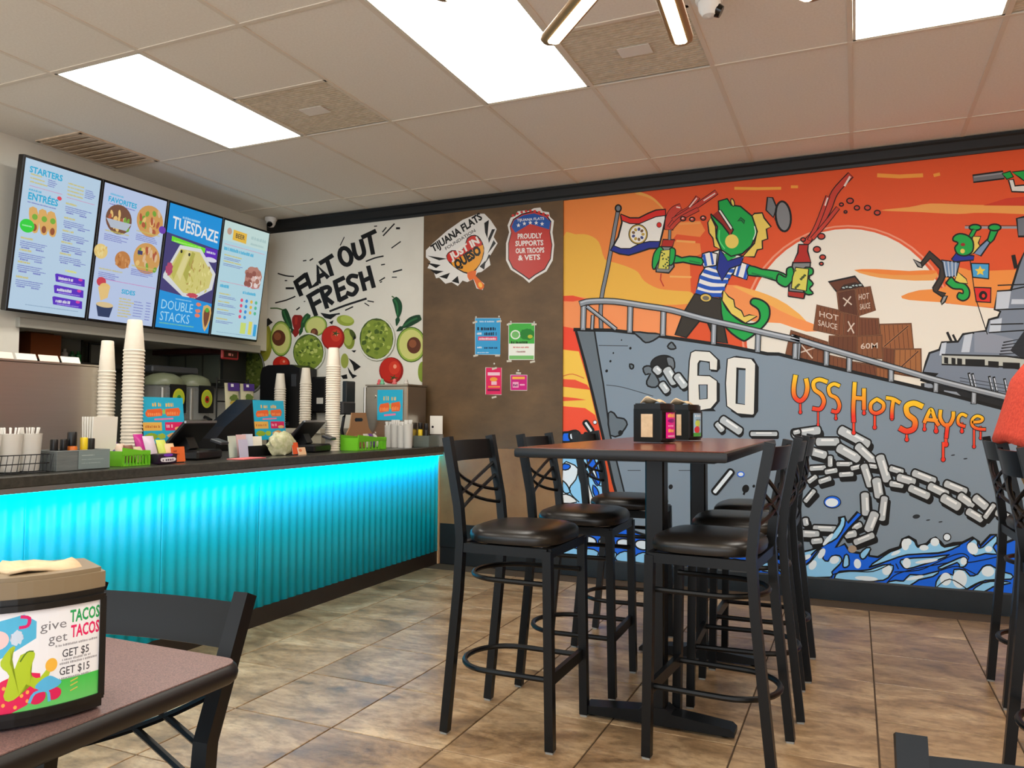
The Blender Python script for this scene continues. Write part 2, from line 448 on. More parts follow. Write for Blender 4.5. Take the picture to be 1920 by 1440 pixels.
# starburst pendant
bronze = mat('dark_bronze_metal', (150,118,78), 0.4, 0.6)
glow = mat('warm_led_lens', (255,240,210), 0.5, emit=((255,230,184), 6.0))
PX, PY, PZ = -0.425, 1.70, 2.26
t = thing('starburst_pendant', 'bronze starburst pendant with glowing tube arms hanging below the ceiling', 'pendant light', (PX, PY, CEIL))
q = MB(); q.lathe([(0.06,-0.02),(0.07,-0.012),(0.07,-0.001)], n=24); q.build('canopy', bronze, t, True)
q = MB(); q.tube([(0,0,-0.02),(0,0,PZ-CEIL+0.05)], 0.008); q.build('stem', bronze, t, True)
q = MB(); q.lathe([(0.03,PZ-CEIL-0.05),(0.065,PZ-CEIL-0.03),(0.075,PZ-CEIL),(0.065,PZ-CEIL+0.03),(0.02,PZ-CEIL+0.06)], n=24); q.build('hub', bronze, t, True)
for k in range(9):
    a = math.radians(133.2-40*k); d = Vector((math.cos(a), math.sin(a), 0))
    z = PZ-CEIL
    q = MB(); Ls = [0.06, 0.55, 0.575, 0.588, 0.594]; Rs = [0.035, 0.035, 0.030, 0.019, 0.005]
    q.tube([d*l+Vector((0,0,z)) for l in Ls], Rs, n=18, r2=[r*0.5 for r in Rs]); arm = q.build('arm', bronze, t, True)
    side = Vector((-d.y, d.x, 0)); q = MB()
    # recessed diffuser strip along the flat underside
    for l0, l1 in ((0.085, 0.556),):
        pts = [d*l0+side*0.017, d*l0-side*0.017, d*(l1-0.008)-side*0.017, d*l1-side*0.010, d*l1+side*0.010, d*(l1-0.008)+side*0.017]
        A = [q.bm.verts.new(p+Vector((0,0,z-0.0192))) for p in pts]; B = [q.bm.verts.new(p+Vector((0,0,z-0.012))) for p in pts]
        q.bm.faces.new(A); q.bm.faces.new(B[::-1])
        for i in range(6): q.bm.faces.new((A[i], B[i], B[(i+1) % 6], A[(i+1) % 6]))
    q.build('glowing_lens', glow, arm, True)

# security cameras
cam_white = mat('white_plastic', (226,224,220), 0.4)
dark_glass = mat('black_lens', (8,8,10), 0.1)
def sec_cam(loc, rz, label, s=1.0):
    t = thing('security_camera', label, 'camera', loc, rz)
    q = MB(); q.lathe([(0.045*s,-0.03*s),(0.05*s,-0.02*s),(0.05*s,0.0)], n=20); q.build('base', cam_white, t, True)
    q = MB(); q.lathe([(0.0,-0.085*s),(0.024*s,-0.078*s),(0.038*s,-0.055*s),(0.042*s,-0.03*s),(0.03*s,-0.02*s)], n=20); q.build('ball', cam_white, t, True)
    q = MB(); q.tube([(0.02*s,0,-0.055*s),(0.043*s,0,-0.068*s)], [0.026*s,0.021*s], n=16); q.build('lens', dark_glass, t, True)
sec_cam((-4.60, 5.25, CEIL-0.005), -1.2, 'small white security camera in the corner above the last menu screen')
sec_cam((-0.52, 3.12, CEIL-0.005), 0.2, 'white ceiling security camera beside the starburst pendant', 1.1)
# ---------------------------------------------------------------- painted wall art
def on_wall(px, py, Y=WALL_Y):
    """drawing units of the traced art -> metres on the wall plane (x, z)"""
    r = RGT*((px-960)/CAM_F)+UPV*(-(py-720)/CAM_F)+FWD
    return (r.x*Y/r.y, CAM_H+r.z*Y/r.y)
def sheet(ox, oy, k):           # a drawing sheet: its own origin and scale
    return lambda x, y: on_wall(ox+x/k, oy+y/k)
sA, sB, sC, sD, sE, sL = sheet(1050,330,4.113), sheet(1460,260,3.272), sheet(1050,620,4.236), sheet(1440,640,3.0), sheet(1440,980,4.174), sheet(1040,770,4.966)
RED, ORG, ORG2, YEL, SUN = (224,84,38), (238,138,66), (246,150,92), (236,182,72), (234,228,216)
HULL, HULL_D, STEEL, STEEL_L = (130,147,163), (102,114,124), (122,134,152), (196,206,220)
GRN, GRN_D, FIN = (20,166,72), (10,120,60), (232,204,96)
BLU, LBL_, PALE = (16,104,236), (146,210,252), (230,243,253)
CRATE, CRATE_D, CRATE_L = (122,70,40), (78,40,22), (166,106,64)

mural = thing('ship_mural', 'large painted wall mural of a grey battleship at sunset', 'mural', (0, WALL_Y, 0))
art = Art(sA, (0,0,0), (1,0,0), (0,0,1))
def W(pts): art.V = art.V; return pts
art.ols = 2.0
art.f = lambda x, y: (x, y)
def part(name, label=None):
    o = art.obj(name, PRINT, mural)
    if label: o['label'] = label
    return o
ML, MT, MB_, MR = -1.955, 2.74, 0.112, WALL_R
# sky
art.fill([(ML,MB_),(MR,MB_),(MR,MT),(ML,MT)], RED)
art.f = sA
art.fill([(35,190),(420,100),(600,125),(720,175),(800,265),(830,330),(900,355),(1080,345),(1120,420),(1080,470),(900,450),(860,500),(1080,520),(1090,600),(1000,640),(1010,900),(1060,1010),(900,1250),(20,1250),(20,200)], ORG)
art.line([(590,128),(700,165),(780,235),(815,290)], 26, (238,170,84), 4, taper=True)
art.fill([(25,470),(120,450),(220,455),(300,510),(345,640),(430,670),(520,700),(600,740),(650,810),(760,868),(900,885),(1020,900),(1000,985),(600,990),(200,960),(25,920)], YEL, 3)
art.fill([(100,925),(500,985),(900,1040),(1000,1200),(900,1260),(30,1200),(30,960)], ORG2)
art.fill([(25,925),(100,922),(200,950),(100,968),(25,965)], (232,78,48))
art.fill([(25,1160),(130,1180),(190,1440),(25,1345)], (240,74,48))
art.line([(920,370),(1080,362)], 14, (238,156,84)); art.line([(900,500),(1040,510)], 16, (238,170,90)); art.line([(850,775),(1010,780)], 14, (240,176,96))
art.line([(1350,95),(1520,98),(1700,95)], 22, (240,166,66)); art.line([(1785,85),(1830,85)], 18, (240,166,66))
art.f = sC
art.fill([(25,0),(130,0),(150,150),(25,150)], (240,74,48)); art.fill([(25,150),(150,165),(225,420),(320,830),(25,830)], (246,200,80))
art.fill([(25,385),(120,390),(215,430),(240,470),(25,445)], (238,84,56)); art.line([(25,360),(100,345),(190,378)], 8, (222,120,60), 3)
art.fill([(25,525),(120,535),(210,550),(25,560)], (238,84,56)); art.fill([(25,600),(200,615),(280,670),(340,900),(25,900)], (246,84,54))
art.f = sB
art.line([(610,225),(740,232),(880,225)], 24, (240,160,64)); art.line([(955,225),(985,218)], 20, (240,160,64)); art.line([(80,295),(115,295)], 16, (240,160,64))
art.fill([(625,440),(800,420),(930,398),(1150,405),(1300,408),(2000,420),(2000,480),(1300,455),(1100,462),(850,450)], (236,160,80), 3)
art.fill([(1255,410),(1400,365),(1700,340),(2600,330),(2600,420),(1500,412)], (206,58,34))
# sun with its rim
art.f = lambda x, y: on_wall(x, y)
art.ell(1590, 622, 200, 200, (236,150,120), n=48); art.ell(1590, 622, 196, 197, (226,92,52), n=48); art.ell(1590, 623, 191, 194, SUN, n=48)
art.f = sB
art.fill([(-90,900),(400,980),(760,1000),(1020,1010),(1330,1042),(2400,1100),(2400,1440),(-140,1440)], SUN)
art.fill([(990,770),(1150,800),(1300,810),(2400,800),(2400,1090),(1330,1038),(1000,1004),(800,990),(752,966),(860,930),(1000,918),(1030,880)], (238,146,66), 2)
art.fill([(462,806),(600,800),(800,812),(960,808),(950,870),(700,862),(560,842)], (236,160,80), 2)
art.fill([(462,806),(600,800),(800,812),(960,808),(940,832),(700,836),(560,820)], (238,134,56), 2)
art.f = sA
art.fill([(1290,840),(1450,868),(1600,915),(1750,990),(1900,1120),(2050,1180),(1900,1200),(1700,1135),(1560,1130),(1420,1100),(1280,1000)], (244,150,84), 2)
art.fill([(1330,850),(1450,868),(1600,915),(1750,990),(1900,1120),(1700,1040),(1560,960)], (244,178,88), 2)
part('sunset_sky', 'orange and red sunset sky with a pale sun')

# superstructure
art.f = sB
art.fill([(870,1480),(905,1370),(925,1315),(985,1295),(1000,1250),(1100,1245),(1130,1200),(1270,1180),(1290,1110),(1345,1095),(1360,1060),(1325,1050),(1345,935),(1425,930),(1475,770),(1510,690),(2600,690),(2600,1800),(1400,1650)], STEEL, ol=7)
for a in ([(1340,940),(1425,935),(1410,1040),(1330,1050)], [(1000,1255),(1030,1250),(1020,1330),(985,1330)], [(1140,1205),(1190,1195),(1170,1310),(1120,1310)], [(1300,1115),(1370,1100),(1360,1190),(1290,1190)], [(1430,985),(1505,985),(1505,1015),(1425,1015)]): art.fill(a, STEEL_L)
art.fill([(1200,1190),(1270,1185),(1440,1230),(1440,1320),(1200,1310)], (142,150,166))
art.fill([(1420,1300),(1505,1180),(1900,1180),(1900,1400),(1505,1360)], (34,38,46)); 
for k in range(7): art.line([(1380-6*k,1250+k*18),(1505,1225+k*22)], 9, (30,34,42), taper=True)
for q in ([(1345,900),(1900,880)], [(1325,1050),(1900,1030)], [(1290,1190),(1900,1150)], [(1410,930),(1505,910)], [(1300,1140),(1500,1135)]): art.line(q, 8)
art.fill([(1000,1325),(1400,1335),(1900,1400),(1900,1480),(1400,1400),(1000,1385)], (186,190,184), ol=5)
for x0, x1 in ((1015,1040),(1060,1085),(1095,1125),(1145,1265),(1285,1350),(1375,1480),(1505,1620),(1650,1800)):
    y0 = 1338+(x0-1000)*0.09; art.fill([(x0,y0),(x1,y0+4),(x1,y0+42),(x0,y0+38)], (14,14,16))
art.line([(1035,1190),(1060,1245)], 16); art.line([(1070,1205),(1090,1245)], 14); art.line([(1440,720),(1455,790)], 26)
art.line([(1145,545),(1900,545)], 14, (150,156,164)); art.line([(1145,534),(1900,534)], 4)
art.fill([(1460,490),(1510,478),(1900,470),(1900,600),(1470,600)], (110,116,128), ol=6)
art.fill([(1190,225),(1375,200),(1385,245),(1195,268)], (112,114,120), ol=5); art.line([(1200,235),(1375,212)], 8, (150,152,158))
for k in range(3): art.line([(1560+k*14,1500),(1570+k*14,1600)], 6)
art.f = sD
for x in (1130,1150,1245,1270,1330,1375): art.line([(x,180+(x-1130)*.16),(x+18,260+(x-1130)*.2)], 16, BLACK); art.line([(x+3,186+(x-1130)*.16),(x+19,250+(x-1130)*.2)], 7, STEEL_L)
for k in range(4): art.line([(1080,205+k*18),(1440,262+k*20)], 4, (60,66,78))
art.fill([(870,170),(960,180),(940,200),(1100,250),(1080,262),(880,215)], BLACK); art.fill([(860,235),(930,235),(1440,360),(1440,400),(860,265)], (26,28,32)); art.fill([(880,235),(920,240),(940,262),(880,262)], (150,160,174)); art.fill([(990,275),(1060,285),(1090,312),(990,298)], (150,160,174))
part('ship_superstructure', 'grey battleship tower and gun decks')

# signal flags on a line and the figures on the rigging
art.f = sB
art.line([(1175,750),(1200,930),(1215,1000),(1280,1200)], 6)
art.fill([(1182,765),(1290,768),(1288,860),(1190,850)], (70,160,214), ol=5)
star = [(1236+math.cos(math.radians(-90+36*k))*(34 if k % 2 == 0 else 16), 812+math.sin(math.radians(-90+36*k))*(32 if k % 2 == 0 else 15)) for k in range(10)]
art.fill(star, (238,206,70)); art.fill([(1198,912),(1302,916),(1300,1005),(1212,1000)], (222,40,34), ol=5); art.ell(1254, 962, 26, 28, BLACK); art.ell(1256, 964, 10, 12, (222,40,34))
part('signal_flags', 'blue star flag and red signal flag')
art.f = sB
art.fill([(1030,880),(1060,850),(1090,880),(1140,890),(1170,930),(1165,975),(1130,995),(1095,975),(1105,945),(1130,950),(1125,925),(1070,920),(1030,890)], GRN, 3, 5)
art.fill([(1080,870),(1095,815),(1120,835),(1150,860),(1160,890),(1110,885)], FIN, 0, 3)
art.fill([(1000,745),(1110,760),(1090,840),(1050,850),(1000,840)], (110,140,180), ol=5)
for k in range(4): art.line([(1015+k*24,755),(1030+k*18,845)], 7, (190,204,220))
art.fill([(1005,760),(1020,850),(1000,890),(975,935),(1025,950),(1010,975),(950,935),(945,915),(985,850),(990,800),(930,735),(880,785),(870,765),(925,690)], (56,46,38), 0, 5)
art.fill([(825,740),(875,765),(880,792),(855,785)], (150,150,150), ol=5); art.fill([(1010,965),(1035,965),(1020,1000),(1000,1018),(995,1000)], (150,150,150), ol=5)
art.fill([(1190,700),(1290,610),(1310,620),(1240,720)], (120,150,186), ol=5)
art.fill([(1060,740),(1090,700),(1200,720),(1195,745),(1080,755)], (24,44,150), ol=4)
art.fill([(1280,625),(1300,560),(1350,555),(1320,620),(1300,640)], GRN, ol=5); art.ell(1325, 545, 38, 20, GRN, ol=5); art.ell(1205, 545, 36, 18, GRN, ol=5); art.fill([(1165,600),(1190,555),(1215,560),(1190,610)], GRN, ol=4)
art.fill([(1190,600),(1240,600),(1225,640),(1235,660),(1200,700),(1170,715)], FIN, ol=4)
art.fill([(1075,600),(1110,583),(1160,595),(1192,630),(1190,690),(1150,718),(1100,710),(1080,670),(1100,640),(1070,625)], GRN, 3, 5); art.ell(1130, 650, 14, 10, (150,30,24)); art.ell(1128, 690, 14, 14, FIN)
part('rigging_figure', 'small green lizard swinging from a pole')
art.f = sB
art.fill([(1370,215),(1420,200),(1440,235),(1400,250)], GRN, ol=4); art.fill([(1430,205),(1520,195),(1560,300),(1480,240)], GRN, ol=4); art.fill([(1410,255),(1440,250),(1450,290),(1505,285),(1560,330),(1430,325)], (226,226,222), ol=5)
part('pole_figure', 'green lizard with a pale sleeve at a gun barrel')

# crates
art.f = sB
def crate(p, tone=CRATE, n=6, x=None):
    art.fill(p, tone, ol=6)
    a, b_, c, d = p[:4]
    for k in range(1, n):
        t = k/n; art.line([(a[0]+(b_[0]-a[0])*t, a[1]+(b_[1]-a[1])*t), (d[0]+(c[0]-d[0])*t, d[1]+(c[1]-d[1])*t)], 3, CRATE_D)
    art.line([a, b_, c, d, a], 9, CRATE_L)
    art.line([a, b_, c, d, a], 4, BLACK)
    if x:
        m_ = lambda u, v: (a[0]+(b_[0]-a[0])*u+(d[0]-a[0])*v, a[1]+(b_[1]-a[1])*u+(d[1]-a[1])*v)
        if x == 'x': art.line([m_(.3,.35), m_(.7,.75)], 8, (214,196,180)); art.line([m_(.7,.35), m_(.3,.75)], 8, (214,196,180))
        elif x == 'd': art.line([m_(.1,.9), m_(.9,.1)], 14, CRATE_L); art.line([m_(.1,.9), m_(.9,.1)], 5, BLACK)
        else:
            rows = x.split()
            for i, r in enumerate(rows):
                v = 0.42+0.36*i if len(rows) > 1 else 0.62
                art.text(r, m_(.14,v), m_(.84,v), 34, (214,196,180), 0.01)
crate([(75,1178),(300,1250),(300,1420),(40,1335)], CRATE, 8, 'x')
crate([(490,1100),(612,1105),(622,1215),(490,1220)], (112,62,36))
crate([(620,1140),(812,1135),(828,1300),(630,1290)], (150,92,52), 7, 'd')
crate([(235,1022),(402,1062),(396,1212),(215,1172)], CRATE, 7, 'HOT SAUCE')
crate([(402,1062),(492,1088),(492,1220),(396,1212)], (112,62,36), 4, 'x')
crate([(310,1212),(482,1210),(480,1345),(306,1300)], (104,58,32), 6)
crate([(482,1212),(632,1205),(636,1350),(482,1340)], (132,80,46), 5, '60M')
crate([(640,1282),(712,1292),(708,1440),(640,1420)], (112,62,36), 3); crate([(712,1292),(872,1290),(876,1470),(708,1440)], (162,104,58), 5, 'd')
crate([(310,1330),(440,1360),(440,1450),(310,1420)], CRATE, 5); crate([(450,1370),(660,1400),(690,1500),(450,1460)], (112,62,36), 8); crate([(600,1400),(690,1420),(690,1490),(600,1470)], (150,92,52), 4)
art.fill([(305,880),(468,845),(522,912),(470,922),(358,942)], (98,52,30), ol=6); art.fill([(370,930),(470,915),(520,900),(470,880),(400,895)], (60,30,18))
for k in range(6): art.ell(400+k*20, 914-k*3+random.uniform(-6,6), 14, 8, (176,190,190), ol=3)
crate([(358,942),(470,922),(490,1088),(372,1062)], (88,46,26), 4, 'x'); crate([(470,922),(560,908),(592,1052),(490,1088)], CRATE, 5, 'HOT SAUCE')
part('crates', 'stacked brown wooden crates on the deck')

# flag
art.f = sA
art.line([(450,260),(420,420),(370,700),(318,960),(318,1180)], 34, BLACK, 3); art.line([(450,260),(420,420),(370,700),(318,960),(318,1180)], 22, (128,134,144), 3); art.ell(450, 250, 22, 26, (120,126,134), ol=6)
top_e = [(470,295),(540,325),(610,325),(680,290),(740,265),(812,258)]; bot_e = [(760,560),(690,560),(600,590),(530,610),(460,600),(392,575)]
art.fill(top_e+[(815,330),(790,440)]+bot_e+[(450,470),(478,360)], (236,234,228), 0, 7)
art.fill(top_e+[(815,305),(740,315),(680,340),(610,370),(540,368),(478,345)], (214,40,32), 0, 4)
art.fill([(410,535),(470,560),(540,560),(620,520),(690,505),(770,505),(760,555),(690,558),(600,590),(530,612),(460,600),(392,575)], (30,44,140), 0, 4)
art.ell(603, 450, 72, 76, (190,160,70), ol=3); art.ell(603, 450, 60, 64, (236,234,228)); 
for k in range(9): a = k*40; art.ell(603+38*math.cos(math.radians(a)), 450+40*math.sin(math.radians(a)), 13, 11, [(190,160,70),(60,70,130),(120,90,60)][k % 3], a)
art.ell(765, 378, 18, 20, (214,40,32), ol=2)
art.line([(400,560),(455,470),(475,360),(465,300)], 5)
part('flag', 'red, white and blue flag on a grey pole')

# lizard sailor with sauce bottles
art.f = sA
SPR = (196,62,46)
for st, w in (([(840,400),(850,320),(880,270),(920,250)],60),([(850,390),(920,300),(1000,250),(1060,170)],30),([(880,340),(980,280),(1100,200),(1200,130)],34),([(860,400),(930,330),(1060,260)],26)): art.line(st, w+10, BLACK, 4); art.line(st, w, SPR, 4)
for x, y in ((1020,335),(1105,325),(950,330)): art.ell(x, y, 20, 16, SPR, ol=5); art.ell(x-3, y-4, 8, 5, (236,200,190))
for st in ([(1000,240),(1055,172)],[(1110,190),(1195,135)],[(900,240),(925,245)]): art.line(st, 10, (240,214,206))
art.fill([(1600,165),(1640,168),(1672,245),(1645,320),(1590,265)], (120,122,126), 0, 6); art.ell(1722, 312, 58, 116, (128,130,134), -6, 8); art.line([(1672,240),(1660,330),(1690,400)], 12)
art.fill([(1238,930),(1290,1030),(1400,1125),(1490,1140),(1540,1100),(1530,1030),(1470,985),(1490,945),(1560,960),(1612,1010),(1612,1095),(1560,1170),(1450,1258),(1400,1265),(1290,1180),(1230,1060)], GRN, 3, 7)
art.fill([(1260,880),(1300,930),(1340,955),(1350,1010),(1400,1040),(1420,1085),(1460,1070),(1520,1082),(1430,1135),(1320,1065),(1250,960)], FIN, 0, 5)
art.fill([(1040,910),(1240,950),(1245,1060),(1292,1292),(1195,1275),(1140,1135),(1075,1120),(975,1245),(888,1225),(950,1060)], (50,44,36), 0, 6)
art.fill([(1100,610),(1230,570),(1420,622),(1390,690),(1310,780),(1235,935),(1048,905),(1080,765),(1130,690)], (236,236,234), 0, 6)
for q in ([(1115,735),(1200,760),(1310,775)],[(1085,780),(1180,810),(1290,815)],[(1070,840),(1160,868),(1265,868)],[(1055,890),(1150,915),(1240,918)],[(1150,690),(1230,715),(1340,735)]): art.line(q, 30, (24,84,190), 3)
art.fill([(1100,600),(1150,585),(1215,600),(1205,690),(1110,705),(1090,660)], (236,236,234), 0, 6); art.line([(1110,610),(1125,690)], 22, (24,84,190)); art.line([(1165,595),(1180,680)], 18, (24,84,190))
art.fill([(1370,655),(1470,690),(1440,800),(1335,765)], (236,236,234), 0, 6); art.line([(1395,665),(1365,770)], 20, (24,84,190)); art.line([(1450,690),(1425,790)], 24, (24,84,190))
art.fill([(1095,635),(1000,620),(940,630),(880,610),(870,672),(950,665),(1090,690)], GRN, 2, 6); art.fill([(1460,692),(1560,720),(1680,735),(1760,775),(1790,830),(1700,820),(1560,775),(1450,765)], GRN, 2, 6)
art.line([(1000,655),(1080,672)], 10, GRN_D); art.line([(1480,750),(1640,790)], 12, GRN_D)
art.fill([(1232,565),(1262,600),(1295,655),(1415,618),(1395,685),(1310,715),(1250,810),(1210,720)], (24,44,140), 0, 5); art.fill([(1262,600),(1295,655),(1360,625),(1330,590)], GRN)
art.fill([(1480,310),(1500,290),(1560,285),(1575,325),(1628,392),(1592,410),(1602,485),(1560,500),(1562,562),(1522,570),(1500,625),(1410,620),(1500,520),(1520,430)], FIN, 0, 6)
art.fill([(1165,320),(1200,390),(1205,480),(1245,568),(1190,545),(1180,480),(1150,440),(1140,360)], FIN, 0, 5)
art.fill([(1180,300),(1225,265),(1335,415),(1325,480),(1290,460),(1215,390)], (150,34,26))
art.fill([(1222,195),(1290,176),(1322,225),(1392,235),(1482,310),(1522,430),(1475,540),(1405,600),(1320,620),(1245,570),(1205,470),(1215,392),(1168,318),(1162,292),(1250,375),(1300,440),(1312,468),(1338,415),(1265,330),(1225,262)], GRN, 0, 6)
art.fill([(1220,268),(1240,262),(1330,395),(1318,418)], (236,234,226), 0, 4); art.ell(1332, 205, 13, 30, FIN, -15, 4); art.ell(1326, 505, 52, 54, FIN); art.fill([(1395,320),(1425,345),(1420,370),(1400,345),(1370,350)], GRN_D, 0, 3)
art.line([(1230,420),(1230,500),(1270,560)], 10, (90,214,120), 3); art.line([(1500,390),(1508,440),(1490,490)], 8, (220,240,220), 3)
art.ell(1125, 940, 44, 32, (222,190,90), 6, 4); art.ell(1125, 942, 26, 17, (110,104,92), 6)
def bottle(n, up, lab):
    art.fill(n[0], (128,132,134), 0, 6); art.fill(n[1], (176,36,26), 0, 5)
    for q in n[2]: art.fill(q, GRN, 3, 5)
    art.fill(n[3], (216,208,92), 0, 4)
bottle(([(780,545),(865,545),(880,700),(840,748),(742,740),(745,600)],[(795,490),(885,492),(868,548),(782,545)],[[(725,600),(770,545),(800,580),(770,640),(730,720),(712,690)],[(850,560),(890,570),(880,660),(850,690),(835,640)]],[(780,575),(850,570),(840,720),(755,715)]), 0, 0)
for k in range(12): art.ell(785+(k*37 % 60), 590+(k*53 % 120), 9, 6, (60,84,40), k*30)
art.line([(848,420),(845,490)], 24); art.line([(848,420),(845,490)], 15, (120,124,128)); art.line([(780,755),(775,800),(800,850)], 9, SPR)
art.f = sB
art.line([(165,640),(220,580),(300,440),(345,330),(435,230)], 46, BLACK, 4); art.line([(165,640),(220,580),(300,440),(345,330),(435,230)], 34, SPR, 4); art.line([(190,620),(240,520),(300,360)], 30, BLACK, 4); art.line([(190,620),(240,520),(300,360)], 20, SPR, 4)
art.line([(210,610),(280,530),(360,430)], 30, BLACK, 4); art.line([(210,610),(280,530),(360,430)], 20, SPR, 4)
art.line([(405,290),(437,235)], 12, (236,220,214)); art.line([(300,365),(285,410)], 9, (236,220,214))
for x, y, r in ((385,405,12),(438,382,20),(480,425,16),(545,425,18),(605,455,18),(410,450,9),(262,600,22),(235,680,22),(270,728,18),(262,768,12),(150,620,14)): art.ell(x, y, r, r*0.8, SPR, ol=4)
bottle(([(88,760),(195,760),(188,850),(155,980),(60,965),(65,870)],[(122,650),(182,650),(178,690),(198,760),(88,762),(118,700)],[[(0,830),(45,850),(50,800),(85,790),(95,850),(70,890),(40,910),(-10,880)],[(150,800),(205,795),(210,830),(180,850),(212,890),(190,920),(212,950),(170,955),(140,900)]],[(105,790),(185,800),(170,935),(78,920),(85,850)]), 0, 0)
art.fill([(58,935),(158,945),(152,982),(60,968)], (170,40,30), 0, 4)
for k in range(14): art.ell(100+(k*37 % 70), 810+(k*53 % 110), 9, 6, (70,84,40), k*30)
part('lizard_sailor', 'green lizard in a striped sailor shirt holding two sauce bottles')

# hull
art.f = lambda x, y: on_wall(x, y)
def A_(p): return [(1050+x/4.113, 330+y/4.113) for x, y in p]
def C_(p): return [(1050+x/4.236, 620+y/4.236) for x, y in p]
def D_(p): return [(1440+x/3.0, 640+y/3.0) for x, y in p]
def E_(p): return [(1440+x/4.174, 980+y/4.174) for x, y in p]
def L_(p): return [(1040+x/4.966, 770+y/4.966) for x, y in p]
deck = A_([(112,1185),(400,1190),(700,1225),(1000,1268),(1300,1312),(1600,1372)])+D_([(60,72),(150,95),(340,140),(700,225),(1000,295),(1440,410)])+[(2040,800),(2200,835)]
bow = C_([(130,10),(200,260),(260,500),(340,830)])+[(1150,905),(1178,1000),(1200,1090)]
art.fill(deck+[(2200,1300),(1250,1120)]+bow[::-1], HULL)
art.fill(C_([(130,10),(275,0),(300,160),(345,420),(400,830)])+[(1190,1000),(1240,1090)]+bow[::-1], HULL_D)
art.line(bow, 5, BLACK); art.line(deck, 6.5, BLACK)
art.line(C_([(275,0),(300,160),(345,420),(400,830)])+[(1175,940)], 3)
for q in ([(310,118),(540,122)], [(370,432),(500,450),(740,520)], [(540,1110),(640,1110)], [(800,1110),(830,1110)], [(945,1110),(1060,1110)]): art.line(C_(q), 1.4, (60,66,72), 3)
for q in ([(590,10),(640,60),(680,95),(740,80),(800,30),(700,20)], [(855,125),(885,92),(905,110),(922,140),(880,148)], [(385,655),(430,655),(455,690),(510,700),(535,745),(500,800),(480,830),(400,830)], [(690,280),(660,300),(680,350),(720,340),(690,400),(700,440),(760,450),(790,410),(760,350),(730,290)], [(555,265),(585,275),(580,300),(560,300)]): art.fill(C_(q), HULL_D, 2, 1.6)
for x, y, r in ((490,75,5),(560,140,9),(425,178,6),(402,243,8),(372,320,10),(880,1240,16),(1475,1255,26),(1540,1235,10),(800,1200,5),(480,810,16)): art.ell(*C_([(x,y)])[0], r/4, r/3.4, BLACK, 20)
art.line(C_([(1475,1260),(1460,1300)]), 4)
art.ell(*C_([(815,262)])[0], 22, 15, (24,24,26), -10, 1.5); art.fill(C_([(850,210),(900,220),(912,290),(880,320),(850,250)]), (112,120,128), 2, 1.4)
for x, y in ((834,985),(970,1015),(900,1005),(1040,640),(1110,660)): art.ell(*D_([(x,y)])[0], 7 if x == 834 else 4, 4 if x == 834 else 1.2, (40,44,50), -8)
part('ship_hull', 'grey battleship hull with a dark bow edge')

# anchor chain, painted links with their painted drop shadow
links = [(145,520,285,500,45),(280,565,390,565,45),(410,500,560,580,50),(250,620,320,640,45),(400,600,505,660,50),(505,590,600,680,45),(240,715,320,710,30),(325,735,385,725,30),(390,690,470,690,28),(405,750,475,745,30),(290,790,350,770,30),(210,900,260,840,28),(230,790,270,760,28),(350,650,350,700,30),(470,715,530,700,28),(570,700,610,705,28),(540,700,575,810,42),(630,650,670,780,48),(610,780,625,870,50),(545,860,550,970,44),(655,880,640,1000,40),(690,715,755,735,34),(690,800,755,810,34),(735,765,820,790,44),(820,740,935,785,40),(800,825,900,870,42),(910,815,1005,860,44),(1000,800,1110,845,40),(985,880,1070,930,50),(1080,870,1150,920,44),(1125,955,1200,1000,42),(1165,880,1225,930,45),(1220,990,1270,920,30),(1290,960,1380,1010,44),(600,970,565,1060,50),(260,1050,380,1055,34),(190,1080,280,1085,40),(250,1125,300,1120,34),(480,1050,520,1030,34),(440,1090,490,1080,40),(490,1130,590,1090,36),(210,1000,215,1030,34)]
for x0, y0, x1, y1, w in links:
    (a, b_), (c, d) = D_([(x0+10,y0+20),(x1+14,y1+22)]); art.cap(a, b_, c, d, (w+12)/3, BLACK)
for x0, y0, x1, y1, w in links:
    (a, b_), (c, d) = D_([(x0,y0),(x1,y1)]); art.cap(a, b_, c, d, w*1.18/3, (188,196,202), 1.6, BLACK, (236,240,243))
part('anchor_chain', 'heavy grey painted anchor chain')
for x0, y0, x1, y1, w in ((760,300,790,330,60),(850,310,910,410,70),(930,360,990,440,62),(810,425,850,480,56)):
    (a, b_), (c, d) = C_([(x0,y0),(x1,y1)]); art.cap(a+2, b_+5, c+2, d+5, w/4.2, BLACK); art.cap(a, b_, c, d, w*1.15/4.236, (188,196,202), 1.6, BLACK, (236,240,243))
part('hawse_chain', 'grey painted chain links at the hawse hole')
for x0, y0, x1, y1, w in ((1250,740,1290,790,50),(1290,705,1430,800,62),(1520,820,1720,820,40),(1860,810,1900,800,40)):
    (a, b_), (c, d) = C_([(x0,y0),(x1,y1)]); art.cap(a+2, b_+5, c+2, d+5, w/4.2, BLACK); art.cap(a, b_, c, d, w*1.15/4.236, (188,196,202), 1.6, BLACK, (236,240,243))
part('loose_chain', 'grey painted chain links behind the napkin dispensers')

